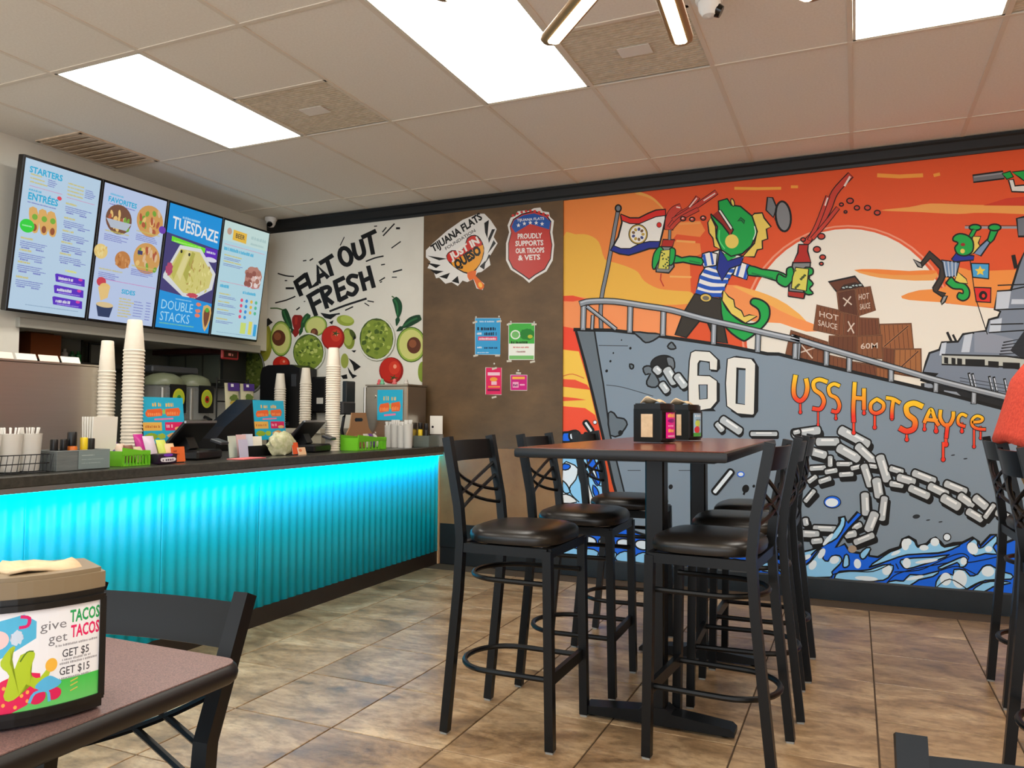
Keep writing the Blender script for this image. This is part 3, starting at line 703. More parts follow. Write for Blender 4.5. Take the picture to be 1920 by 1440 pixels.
# 60 and the ship name
art.f = sC
art.fill([(1045,180),(1085,160),(1200,168),(1270,235),(1275,300),(1250,330),(1200,325),(1190,260),(1125,240),(1110,260),(1105,360),(1200,365),(1270,420),(1270,560),(1220,620),(1240,640),(1100,640),(1040,580)], BLACK, 0)
art.fill([(1040,175),(1075,158),(1190,166),(1255,230),(1250,315),(1190,310),(1188,250),(1110,240),(1098,262),(1095,355),(1190,358),(1250,400),(1250,560),(1200,620),(1090,640),(1020,580),(1018,420),(1028,240)], (230,229,222), 0, 5)
art.fill([(1105,430),(1170,430),(1170,540),(1110,545)], HULL, 0, 5)
art.fill([(1365,215),(1400,200),(1540,222),(1580,290),(1575,640),(1540,690),(1440,690),(1360,640)], BLACK)
art.fill([(1330,225),(1385,208),(1520,222),(1555,265),(1545,660),(1530,672),(1410,660),(1325,600),(1315,420)], (230,229,222), 0, 5)
art.fill([(1402,292),(1475,300),(1470,590),(1395,580)], BLACK); art.fill([(1420,312),(1475,315),(1470,585),(1412,575)], HULL)
part('hull_number', 'white block number 60')
art.f = sD
def drip(strokes, y0, y1, w=26):
    for st in strokes: art.line(st, w+9, BLACK, 4)
    for st in strokes: art.line(st, w, (252,206,34), 4, grad=((238,52,34), y0, y1))
def drops(q):
    for x, y0, y1, w in q:
        art.line([(x,y0),(x,y1)], w+7, BLACK); art.ell(x, y1+4, w*0.85+4, w*0.95+4, BLACK)
    for x, y0, y1, w in q:
        art.line([(x,y0),(x,y1)], w, (240,70,40)); art.ell(x, y1+4, w*0.85, w*0.95, (236,50,34))
drops([(182,340,395,10),(282,395,465,8),(382,390,430,9),(482,360,510,12),(540,360,400,11),(600,400,480,12),(697,360,430,11),(780,490,548,12),(880,450,490,11),(945,460,500,14),(1000,520,575,16),(985,570,660,13),(1090,460,502,11),(1158,480,588,10),(1195,480,540,9)])
drip([[(155,195),(145,260),(150,310),(180,335),(210,310),(222,260),(215,215)]], 200, 330, 24)
drip([[(330,228),(290,215),(258,230),(262,270),(300,300),(315,340),(295,380),(255,378)]], 220, 380, 22)
drip([[(400,250),(370,240),(342,260),(350,300),(385,320),(402,360),(390,395),(362,392)]], 240, 395, 20)
drip([[(488,235),(484,300),(480,380),(482,450)],[(540,270),(540,320),(540,380)],[(490,318),(540,322)]], 240, 420, 22)
drip([[(612,325),(580,350),(580,390),(610,405),(645,385),(648,350),(612,325)]], 320, 410, 20)
drip([[(668,318),(705,325),(740,345)],[(705,330),(698,380),(697,430)]], 310, 420, 20)
drip([[(865,365),(820,348),(780,365),(785,410),(825,445),(820,490),(780,505),(745,490)]], 350, 500, 30)
drip([[(880,455),(905,400),(920,385),(940,440),(958,470)],[(895,440),(950,445)],[(970,390),(968,430),(990,468),(1020,468),(1040,430),(1042,400)],[(1010,465),(1002,540)]], 385, 500, 20)
drip([[(1115,420),(1090,410),(1070,430),(1072,465),(1105,478)]], 405, 480, 17)
drip([[(1150,455),(1195,450),(1205,432),(1175,420),(1148,440),(1150,475),(1180,492),(1220,495)]], 415, 500, 16)
part('ship_name', 'dripping red and yellow lettering reading USS HOT SAUCE')

# waves
art.f = lambda x, y: on_wall(x, y)
SEA = E_([(130,265),(255,232),(340,215),(430,165),(520,80),(560,0),(555,-40),(600,-48),(625,0),(700,-85),(735,-60),(640,40),(590,100),(530,195),(600,165),(640,225),(740,240),(800,195),(790,258),(860,268),(950,215),(1030,190),(1050,130),(1100,108),(1155,140),(1170,182),(1240,165),(1275,130),(1310,115),(1350,150),(1380,182),(1450,160),(1520,155),(1600,115),(1650,150),(1655,185),(1740,95),(1785,92),(1775,140),(1800,178),(1950,120),(2100,190),(2300,110),(2600,200),(2900,120)])
low = on_wall(1300, 1090)
def zline(x): return None
bottom = [(2400,1190),(2130,1155),(1867,1121),(1503,1091),(1200,1064),(1050,1052)]
LEFT = [(1050,880),(1060,830),(1080,812),(1094,822),(1098,850),(1120,880),(1134,905),(1148,940),(1160,985),(1200,1000),(1240,1012),(1290,1005),(1340,1018),(1390,1008),(1440,1022),(1470,1040)]
art.fill(LEFT+SEA+bottom, BLU, 0, 2.4)
for p in ([(255,240),(330,215),(430,170),(560,10),(565,-35),(600,-45),(600,20),(540,120),(460,165),(370,220),(265,320)],
          [(262,420),(262,360),(330,300),(390,220),(440,205),(430,280),(470,300),(500,260),(560,258),(578,300),(540,345),(500,385),(490,425)],
          [(600,255),(628,255),(635,330),(600,350),(585,330)], [(720,240),(770,195),(805,205),(760,275),(730,280)],
          [(790,345),(870,285),(960,225),(1040,195),(1060,130),(1105,118),(1150,150),(1170,190),(1240,175),(1300,122),(1345,155),(1380,190),(1520,162),(1440,205),(1330,235),(1090,250),(960,290)],
          [(1040,290),(1140,275),(1280,268),(1420,250),(1330,290),(1200,330),(1090,360),(1045,330)],
          [(520,430),(560,380),(700,375),(800,365),(900,330),(980,335),(960,400),(900,450),(700,455),(540,440)],
          [(1330,350),(1440,300),(1530,265),(1560,300),(1540,340),(1500,345),(1480,310),(1360,360)],
          [(930,470),(1000,450),(1060,455),(1110,405),(1200,410),(1340,375),(1290,420),(1180,445),(1110,490),(1000,495)],
          [(1310,500),(1340,420),(1400,395),(1450,410),(1455,365),(1540,370),(1580,415),(1640,400),(1680,345),(1740,330),(1820,380),(1900,400),(1900,440),(1700,450),(1600,500),(1530,522),(1400,520)],
          [(1560,170),(1610,125),(1640,150),(1640,190),(1680,190),(1780,100),(1790,150),(1760,190),(1790,245),(1700,240),(1620,260),(1570,215)],
          [(1590,540),(1680,470),(1800,455),(1900,470),(1760,500),(1680,545)],
          [(1960,300),(2050,240),(2200,260),(2350,200),(2500,280),(2300,340),(2100,360)], [(2000,480),(2150,420),(2350,440),(2550,400),(2500,520),(2200,560)]):
    art.fill(E_(p), LBL_, 2, 1.5)
for x, y, rx, ry, ro in ((420,240,24,44,30),(520,290,38,30,-20),(350,330,28,40,30),(1075,170,30,45,0),(1095,150,28,28,0),(1305,150,34,32,0),(1220,195,36,22,0),(1000,235,40,14,-25),(1085,315,32,40,0),(700,320,28,38,-10),(930,370,36,40,30),(770,435,90,18,4),(1150,430,70,14,-12),(1390,440,44,50,0),(1500,440,56,70,0),(1720,380,50,40,0),(1600,200,40,50,-30),(1725,205,28,24,0),(300,270,40,18,-25),(470,130,16,60,40),(1530,300,26,30,0),(1240,300,90,14,-8),(1400,112,22,24,0),(2100,320,60,30,0),(2300,470,90,40,0)):
    (a, b_), = E_([(x,y)]); art.ell(a, b_, rx/4.174, ry/4.174, PALE, ro)
for p in ([(262,350),(330,310),(400,225)],[(790,350),(860,330),(960,290),(1100,248),(1330,240),(1450,205)],[(500,430),(520,400),(640,380),(820,380),(960,320)],[(990,385),(1180,370),(1300,320),(1430,260),(1520,240),(1570,270),(1570,310),(1800,265)],[(1000,320),(1020,360)],[(930,470),(1010,400),(1200,350),(1420,310)],[(1300,520),(1420,440),(1560,520)],[(1530,530),(1660,460),(1800,440)],[(1340,375),(1480,340),(1620,400)]):
    art.line(E_(p), 2.0, BLACK, 4)
(a, b_), = E_([(1400,112)]); art.ell(a, b_, 8, 8, BLACK); art.ell(a, b_, 6, 6, PALE)
(a, b_), = E_([(660,205)]); art.ell(a, b_, 8, 7, (170,150,130))
(a, b_), = D_([(362,903)]); art.ell(a, b_, 16.5, 12, BLACK); art.ell(a, b_, 15, 10.5, BLU); art.ell(a-1, b_+1, 12, 8, PALE)
art.fill(L_([(78,400),(440,400),(462,870),(520,900),(540,1000),(78,1000)]), LBL_)
for p, c in (([(78,500),(150,490),(220,540),(200,640),(150,700),(120,780),(78,790)], PALE), ([(225,560),(270,545),(310,570),(320,680),(350,780),(370,870),(320,870),(270,740),(235,640)], (236,238,238)),
             ([(300,410),(350,420),(400,520),(430,650),(400,700),(360,640),(320,540)], BLU), ([(78,500),(120,495),(150,515),(130,545),(78,550)], BLU), ([(360,690),(400,730),(415,780),(385,800),(360,760)], BLU),
             ([(78,660),(110,680),(150,750),(110,770),(78,740)], LBL_), ([(78,780),(150,790),(210,850),(78,860)], (236,238,238)), ([(78,410),(140,405),(120,430),(78,430)], BLU), ([(340,540),(370,600),(400,640),(380,560)], PALE)):
    art.fill(L_(p), c, 2, 1.2)
for p in ([(78,650),(120,690),(160,780),(230,850)],[(225,560),(240,660),(310,840)],[(290,410),(330,540),(400,680),(440,700)]): art.line(L_(p), 2, BLACK, 4)
for p, c in (([(78,210),(130,200),(200,185),(240,220),(230,270),(78,290)], BLU), ([(140,215),(190,200),(225,225),(210,265),(150,270)], PALE)): art.fill(L_(p), c, 3, 2)
for x0, y0, x1, y1, w in ((290,110,345,190,40),(290,225,350,240,34)):
    (a, b_), (c, d) = L_([(x0,y0),(x1,y1)]); art.cap(a, b_, c, d, w/4.6, (226,236,240), 2.2)
(a, b_), = L_([(378,108)]); art.ell(a, b_, 4, 4, BLACK); art.ell(a, b_, 3, 3, PALE)
(a, b_), (c, d) = C_([(1360,1120),(1230,1280)]); art.cap(a, b_, c, d, 11, LBL_, 2.4); art.cap(a, b_, c, d, 7, PALE); (a, b_), = C_([(1437,1140)]); art.ell(a, b_, 7, 5.5, BLU); art.ell(a, b_, 5, 3.5, PALE)
for x in range(1070, 1480, 34):
    y = 1012+(x-1070)*0.07
    art.ell(x, y, 15, 9, PALE, 10, 1.4); art.fill([(x-16,y+22),(x,y+14),(x+18,y+20),(x+14,y+34),(x-14,y+32)], LBL_, 2, 1.2)
part('waves', 'blue and white cartoon waves and splashes')

# deck rail
def bar(p, w): art.line(p, w+3.4, BLACK, 3); art.line(p, w, (140,148,158), 3); art.line([(x, y-w*0.22) for x, y in p], w*0.3, (188,196,206), 3)
top = A_([(165,985),(240,968),(420,968),(640,1000),(860,1035),(1100,1100),(1400,1168),(1600,1215),(1850,1268)])+D_([(130,-25),(250,15),(500,88),(750,160),(1000,232),(1440,340)])+[(2080,795)]
posts = A_([(185,1000),(180,1180)]),A_([(545,1000),(540,1200)]),A_([(800,1040),(795,1225)]),A_([(1190,1120),(1185,1290)]),A_([(1530,1210),(1525,1350)]),A_([(1840,1280),(1830,1405)]),D_([(155,20),(152,92)]),D_([(330,45),(328,130)]),D_([(458,90),(456,165)]),D_([(692,150),(692,220)]),D_([(945,225),(943,280)]),D_([(1158,285),(1156,345)])
for p in posts: bar(p, 8)
bar(A_([(255,1080),(250,1180)]), 4); bar(A_([(215,1010),(330,1100),(430,1180)]), 5)
bar(top, 9)
part('deck_rail', 'grey deck railing')

# ---------------------------------------------------------------- food graphic on the white wall
food = thing('food_wall_graphic', 'white wall graphic with brush lettering above avocados, tomatoes and guacamole', 'wall graphic', (0, WALL_Y, 0))
art = Art(sheet(470,360,3.6), (0,0,0), (1,0,0), (0,0,1))
WORDS = {'word_flat': [[(305,612),(340,695)],[(300,612),(368,560)],[(322,652),(378,620)],[(372,552),(405,645),(448,618)],[(460,612),(452,500),(520,575)],[(457,575),(500,552)],[(470,480),(550,430)],[(515,458),(548,560)]],
 'word_out': [[(690,350),(705,420),(730,448),(758,430),(765,400),(745,325)],[(755,305),(840,265)],[(800,290),(825,415)],
              [(640+38*math.cos(a)*math.cos(-.3)-58*math.sin(a)*math.sin(-.3), 435+38*math.cos(a)*math.sin(-.3)+58*math.sin(a)*math.cos(-.3)) for a in [k*math.pi/9 for k in range(19)]]],
 'word_fresh': [[(395,705),(440,830)],[(385,708),(458,665)],[(415,765),(468,735)],[(475,655),(515,780)],[(475,655),(520,642),(535,668),(490,715)],[(500,710),(552,750)],
           [(570,610),(600,730)],[(565,610),(628,580)],[(585,665),(632,645)],[(600,730),(648,705)],[(718,570),(680,566),(658,590),(668,615),(705,632),(716,660),(690,692),(652,682)],[(740,545),(770,660)],[(795,505),(830,640)],[(755,602),(815,575)]]}
for nm, sts in WORDS.items():
    for st in sts: art.line(st, 30, BLACK, 4 if 3 < len(st) < 12 else 0)
    o = art.obj(nm, PRINT, food); o['label'] = 'black brush lettering reading '+nm[5:].upper()
for st, w in (([(605,360),(632,305)],6),([(895,295),(970,215)],9),([(890,270),(915,240)],8),([(985,245),(1005,245)],14),([(952,378),(1012,335)],8),([(780,468),(840,445),(895,433)],10),([(882,492),(905,488)],8),([(962,540),(1020,525)],10),([(955,575),(985,575)],7),([(870,600),(905,578)],9),([(875,610),(885,605)],8),([(355,465),(375,462)],8),([(400,462),(420,450)],9),([(185,550),(240,566),(290,570)],9),([(232,598),(245,598)],8),([(240,650),(290,650)],14),([(168,748),(240,730),(300,705)],9),([(310,795),(330,780)],9),([(535,805),(640,765),(780,720)],14),([(640,798),(690,775)],9),([(790,735),(830,742)],8),([(770,750),(798,768)],7),([(835,232),(852,230)],7),([(360,740),(368,738)],6),([(500,835),(600,822)],10)):
    art.line(st, w, BLACK, 3 if len(st) > 2 else 0)
o = art.obj('brush_marks', PRINT, food); o['label'] = 'black brush dashes around the lettering'; o['kind'] = 'stuff'
def avocado(cx, cy, rx, ry, px, py, pr, rot=0):
    art.ell(cx, cy, rx, ry, (76,106,40), rot); art.ell(cx, cy, rx*.93, ry*.94, (150,176,72), rot); art.ell(cx, cy, rx*.82, ry*.84, (204,206,122), rot)
    art.ell(px, py, pr*.84, pr, (92,48,28)); art.ell(px-pr*.15, py-pr*.2, pr*.45, pr*.5, (138,80,48))
def bowl(cx, cy, rx, ry, dim=1.0):
    d = lambda *c: tuple(int(q*dim) for q in c)
    art.ell(cx+4, cy+5, rx*1.02, ry*1.02, d(150,150,132)); art.ell(cx, cy, rx, ry, d(222,222,210)); art.ell(cx, cy, rx*.92, ry*.93, d(66,84,30)); art.ell(cx+2, cy+4, rx*.88, ry*.88, d(128,148,52), wob=.05)
    for k in range(46):
        a, q = random.uniform(0, 6.28), math.sqrt(random.random())*.78
        art.ell(cx+rx*q*math.cos(a), cy+ry*q*math.sin(a), rx*random.uniform(.06,.15), ry*random.uniform(.04,.1), random.choice([d(164,182,80),d(98,120,36),d(186,196,104),d(112,134,44),d(70,92,28)]), random.uniform(0,180), n=9, wob=.2)
def tomato(cx, cy, rx, ry, sx, sy):
    art.ell(cx, cy, rx, ry, (142,22,16)); art.ell(cx-rx*.05, cy-ry*.05, rx*.88, ry*.9, (188,36,22)); art.ell(cx+rx*.25, cy-ry*.2, rx*.45, ry*.5, (208,58,36)); art.ell(cx+rx*.3, cy-ry*.3, rx*.14, ry*.16, (236,150,120))
    for k in range(5): a = k*1.257; art.line([(sx,sy),(sx+math.cos(a)*rx*.35, sy+math.sin(a)*ry*.25)], 12, (44,74,28), taper=True)
def chili(pts, w, c1, c2):
    p = crom(pts, False, 5); n = len(p); L = []; R = []
    for i, (x, y) in enumerate(p):
        a, b_ = p[max(i-1,0)], p[min(i+1,n-1)]; dx, dy = b_[0]-a[0], b_[1]-a[1]; l = math.hypot(dx, dy) or 1
        t = i/(n-1); k = w*.62*(math.sin(math.pi*min(1,t*1.15+.12))**.6 if t < .75 else max(.03, (1-t)*2.6)**.8)
        L.append((x-dy/l*k, y+dx/l*k)); R.append((x+dy/l*k, y-dx/l*k))
    art.fill(L+R[::-1], c1); art.line([(x-w*.15, y) for x, y in p[2:-5]], w*.28, c2)
art.ell(85, 1010, 62, 135, (136,136,38)); art.ell(80, 1000, 44, 100, (160,158,52)); bowl(5, 1200, 88, 152, .62)
for p in ([(85,880),(120,850),(150,880),(110,910)],[(470,815),(560,830),(600,815),(540,860),(500,850)],[(530,880),(560,865),(550,895)]): art.fill(p, BLACK)
chili([(225,790),(240,840),(270,910),(305,975)], 40, (24,64,34), (46,104,54)); art.line([(215,795),(180,785),(135,785)], 9, (70,100,50), 3)
chili([(318,830),(315,890),(300,980)], 62, (138,26,20), (170,44,30)); chili([(395,825),(360,880),(330,970)], 36, (30,76,36), (56,116,58))
avocado(440, 905, 78, 68, 430, 950, 30, -20); avocado(205, 990, 73, 120, 190, 985, 54)
art.ell(640, 868, 60, 36, (150,166,60), 10); art.ell(650, 860, 44, 24, (176,190,84), 10); art.ell(662, 990, 40, 72, (128,142,46), -8); art.ell(655, 985, 28, 54, (168,180,84), -8); art.ell(690, 960, 16, 36, (70,84,30), -30)
bowl(390, 1080, 112, 130); tomato(557, 985, 78, 84, 575, 955); art.ell(635, 1140, 26, 50, (150,160,70))
tomato(208, 1160, 58, 52, 205, 1215); bowl(850, 990, 124, 148)
chili([(970,715),(995,760),(998,830),(985,905)], 44, (20,70,40), (40,110,62)); art.line([(968,712),(955,705)], 8, (60,100,50)); chili([(1150,845),(1090,870),(1040,905),(985,940)], 46, (18,60,34), (38,100,56))
avocado(1085, 1030, 100, 120, 1103, 1035, 56); tomato(950, 1205, 82, 90, 965, 1255); art.ell(1160, 1215, 30, 70, (128,150,50))
for p in ([(660,1120),(700,1145),(745,1180),(700,1210),(690,1170)],[(655,1180),(690,1230),(720,1240),(690,1260),(665,1220)],[(610,1240),(650,1230),(655,1260),(625,1262)],[(620,1300),(650,1290),(640,1345)],[(680,1070),(715,1068),(700,1085)],[(700,965),(712,990),(690,1000)]): art.fill(p, BLACK)
o = art.obj('food_picture', PRINT, food); o['label'] = 'printed avocados, tomatoes, chillies and bowls of guacamole'

# ---------------------------------------------------------------- stickers and notices on the brown board
def plate(name, pts, parent, thick, m, y0):
    """cut-out vinyl backing with a thickness, outline in metres on the wall"""
    q = MB(); q.prism(pts, y0-thick, y0, axis='y'); return q.build(name, m, parent)
vinyl = mat('white_vinyl', (232,230,226), 0.4)
BY = WALL_Y-0.014
sN = lambda x, y: on_wall(780+x/3.43, 360+y/3.43, BY)
st1 = thing('winged_heart_sticker', 'white winged sticker with a flaming red and yellow heart on the brown board', 'sticker', (0,0,0))
wing = [(65,375),(110,330),(200,250),(300,180),(400,140),(440,140),(480,180),(520,240),(500,290),(525,330),(490,390),(470,420),(480,470),(420,515),(395,520),(380,545),(440,590),(430,630),(390,620),(370,560),(330,580),(300,570),(270,605),(230,580),(190,590),(150,550),(130,555),(110,500),(75,490),(95,450),(65,420)]
plate('backing', [sN(*p) for p in wing], st1, 0.003, vinyl, BY)
art = Art(sN, (0, BY-0.003, 0), (1,0,0), (0,0,1))
for p in ([(75,410),(140,420),(200,430),(150,440),(110,425)],[(70,455),(160,470),(130,490)],[(90,500),(180,510),(130,530)],[(150,545),(220,520),(200,560)],[(230,575),(270,540),(280,590)],[(440,200),(470,180),(460,300),(445,260)],[(490,240),(510,240),(470,330),(465,300)],[(500,310),(515,330),(460,400)],[(470,400),(480,410),(440,470)],[(410,480),(450,440),(440,500)]): art.fill(p, BLACK)
art.fill([(195,410),(230,375),(300,370),(330,295),(380,275),(415,300),(440,360),(430,430),(390,500),(340,530),(270,500),(215,455)], BLACK, 2)
art.fill([(200,410),(235,380),(300,375),(335,300),(378,282),(408,305),(425,345),(330,390),(225,455)], (206,44,34), 2)
art.fill([(228,455),(330,395),(432,340),(425,430),(388,492),(340,520),(275,495)], (238,160,36), 2)
art.fill([(330,520),(390,505),(385,540),(440,595),(425,628),(395,615),(372,560),(345,570)], (232,110,44), 2); art.ell(415, 598, 12, 18, (250,190,80), -20)
uv = (-0.42,-0.9)
art.text('TIJUANA FLATS', (112,388), (430,172), 44, BLACK, 0.04, (-0.45,-0.9)); art.text('FOUNDATION', (195,375), (385,255), 20, BLACK, 0.01, (-0.45,-0.9))
art.text('JUST IN', (228,440), (412,325), 42, (240,236,230), 0.05, uv); art.text('QUESO', (262,500), (425,392), 56, BLACK, 0.06, uv)
art.obj('print', SIGN, st1)
st2 = thing('shield_sticker', 'red and blue shield sticker with white lettering on the brown board', 'sticker', (0,0,0))
sh = [(590,215),(610,165),(640,155),(655,125),(700,120),(720,125),(760,105),(800,100),(815,125),(855,130),(862,160),(888,185),(878,260),(890,340),(880,440),(840,510),(770,550),(728,585),(690,550),(610,500),(580,440),(580,330),(600,260)]
plate('backing', [sN(*p) for p in sh], st2, 0.003, vinyl, BY)
art = Art(sN, (0, BY-0.003, 0), (1,0,0), (0,0,1))
sh2 = [(604,222),(625,175),(680,140),(760,120),(840,145),(872,190),(864,260),(878,340),(868,432),(830,500),(768,536),(728,566),(690,538),(622,492),(594,435),(594,330),(612,262)]
art.fill(sh2, BLACK); art.fill([((x-735)*.965+735, (y-340)*.965+340) for x, y in sh2], (196,62,56))
art.fill([(615,225),(632,182),(690,150),(760,138),(830,160),(866,190),(858,242),(735,205),(640,262)], (38,88,170)); 
for k in range(5):
    cx, cy = 660+k*38, 222-18*math.sin(math.pi*(k+.6)/5)-k*3
    art.fill([(cx+math.cos(math.radians(-90+36*j))*(14 if j % 2 == 0 else 6), cy+math.sin(math.radians(-90+36*j))*(15 if j % 2 == 0 else 6)) for j in range(10)], (238,238,238))
for k in range(9): art.ell(625+k*28, 158-36*math.sin(math.pi*(k+.5)/9), 9, 8, (214,60,60))
for t_, x0, x1, y in (('PROUDLY',655,812,302),('SUPPORTS',640,820,348),('OUR TROOPS',642,826,395),('& VETS',658,800,440)): art.text(t_, (x0,y), (x1,y-6), 32, (238,236,232), 0.03)
art.text('TIJUANA FLATS', (650,190), (825,178), 16, (238,238,238), 0.02)
art.obj('print', SIGN, st2)
def notice(name, label, q, draw, pins, tape):
    t = thing(name, label, 'notice', (0,0,0), 0, 'notices pinned to the brown board')
    plate('sheet', [sN(*p) for p in q], t, 0.0015, mat('paper', (230,230,228), 0.6), BY)
    a = Art(sN, (0, BY-0.0015, 0), (1,0,0), (0,0,1)); draw(a); a.obj('print', PRINT, t)
    for x, y in pins:
        u, v = sN(x, y); p = MB(); p.lathe([(0.0,-0.004),(0.007,-0.002),(0.007,0.002),(0.0,0.004)], n=10); p.build('push_pin', mat('silver_pin', (190,186,176), 0.3, 0.6), t, True, (u, BY-0.006, v), (math.pi/2,0,0))
    for x, y in tape:
        u, v = sN(x, y); p = MB(); p.box((0,0,0), (0.04,0.0012,0.014)); p.build('tape', mat('clear_tape', (206,200,184), 0.3), t, False, (u, BY-0.0025, v), (0,random.uniform(-.3,.3),0))
def words(a, x0, y, x1, h, col):
    """print too small to read: a row of short uneven bars"""
    d0 = a.d; x = x0
    while x < x1-h*0.2:
        w = min(random.uniform(.35,.8)*h, x1-x); k = random.uniform(.7,1.0); a.d = d0
        a.rect(x, y-h*k, x+w*.72, y, col); x += w
        if random.random() < .14: x += h*.35
def d1(a):
    a.rect(382,812,543,1045,(58,160,216)); words(a,395,890,515,24,(20,34,66)); words(a,440,922,520,24,(20,34,66)); words(a,392,918,425,14,(226,236,244)); a.rect(400,930,522,955,(224,70,110)); words(a,408,951,515,14,(240,220,228))
    words(a,395,1005,425,12,(226,236,244)); words(a,440,1008,525,12,(20,40,80)); words(a,410,838,505,10,(200,224,240)); words(a,395,1036,470,7,(200,224,240))
notice('blue_notice', 'light blue printed notice with dark lettering on the brown board', [(380,810),(545,810),(542,1048),(380,1046)], d1, [(388,805),(536,802)], [(385,1052),(525,1052),(380,838),(535,832)])
def d2(a):
    a.rect(598,845,762,1078,(236,240,230)); a.rect(598,845,762,975,(70,176,70)); a.ell(640,918,32,30,(228,236,224)); a.ell(640,918,24,22,(120,190,110)); a.ell(715,915,44,38,(40,130,50),wob=.1); a.ell(735,930,16,12,(180,190,60)); words(a,612,975,720,16,(16,40,20))
    words(a,625,1003,730,9,(206,90,90)); words(a,645,1032,705,11,(150,90,90)); a.rect(600,1052,758,1076,(120,190,110))
notice('green_notice', 'green and white printed notice with a plant picture on the brown board', [(595,842),(765,842),(762,1080),(595,1080)], d2, [(612,835),(762,838)], [(600,1088),(750,1092),(600,850),(760,852)])
def d3(a):
    a.rect(450,1130,550,1302,(224,36,96)); a.rect(462,1160,540,1180,(240,200,216)); a.ell(500,1205,24,14,(240,160,60)); a.rect(485,1218,520,1240,(238,190,200)); a.rect(465,1248,540,1258,(240,150,70)); a.rect(460,1268,540,1280,(120,20,70))
notice('pink_leaflet', 'tall pink leaflet hanging under the blue notice', [(447,1128),(552,1130),(550,1305),(447,1302)], d3, [(505,1105)], [(505,1135),(503,1320)])
def d4(a):
    a.rect(610,1178,714,1274,(206,28,128)); a.rect(620,1188,700,1204,(244,180,70)); a.rect(622,1222,660,1258,(240,170,200)); words(a,626,1250,656,16,(120,30,90)); a.rect(668,1235,700,1245,(240,170,200))
notice('magenta_card', 'small magenta card with orange lettering under the green notice', [(607,1175),(716,1176),(715,1277),(608,1276)], d4, [(660,1148)], [(660,1165)])
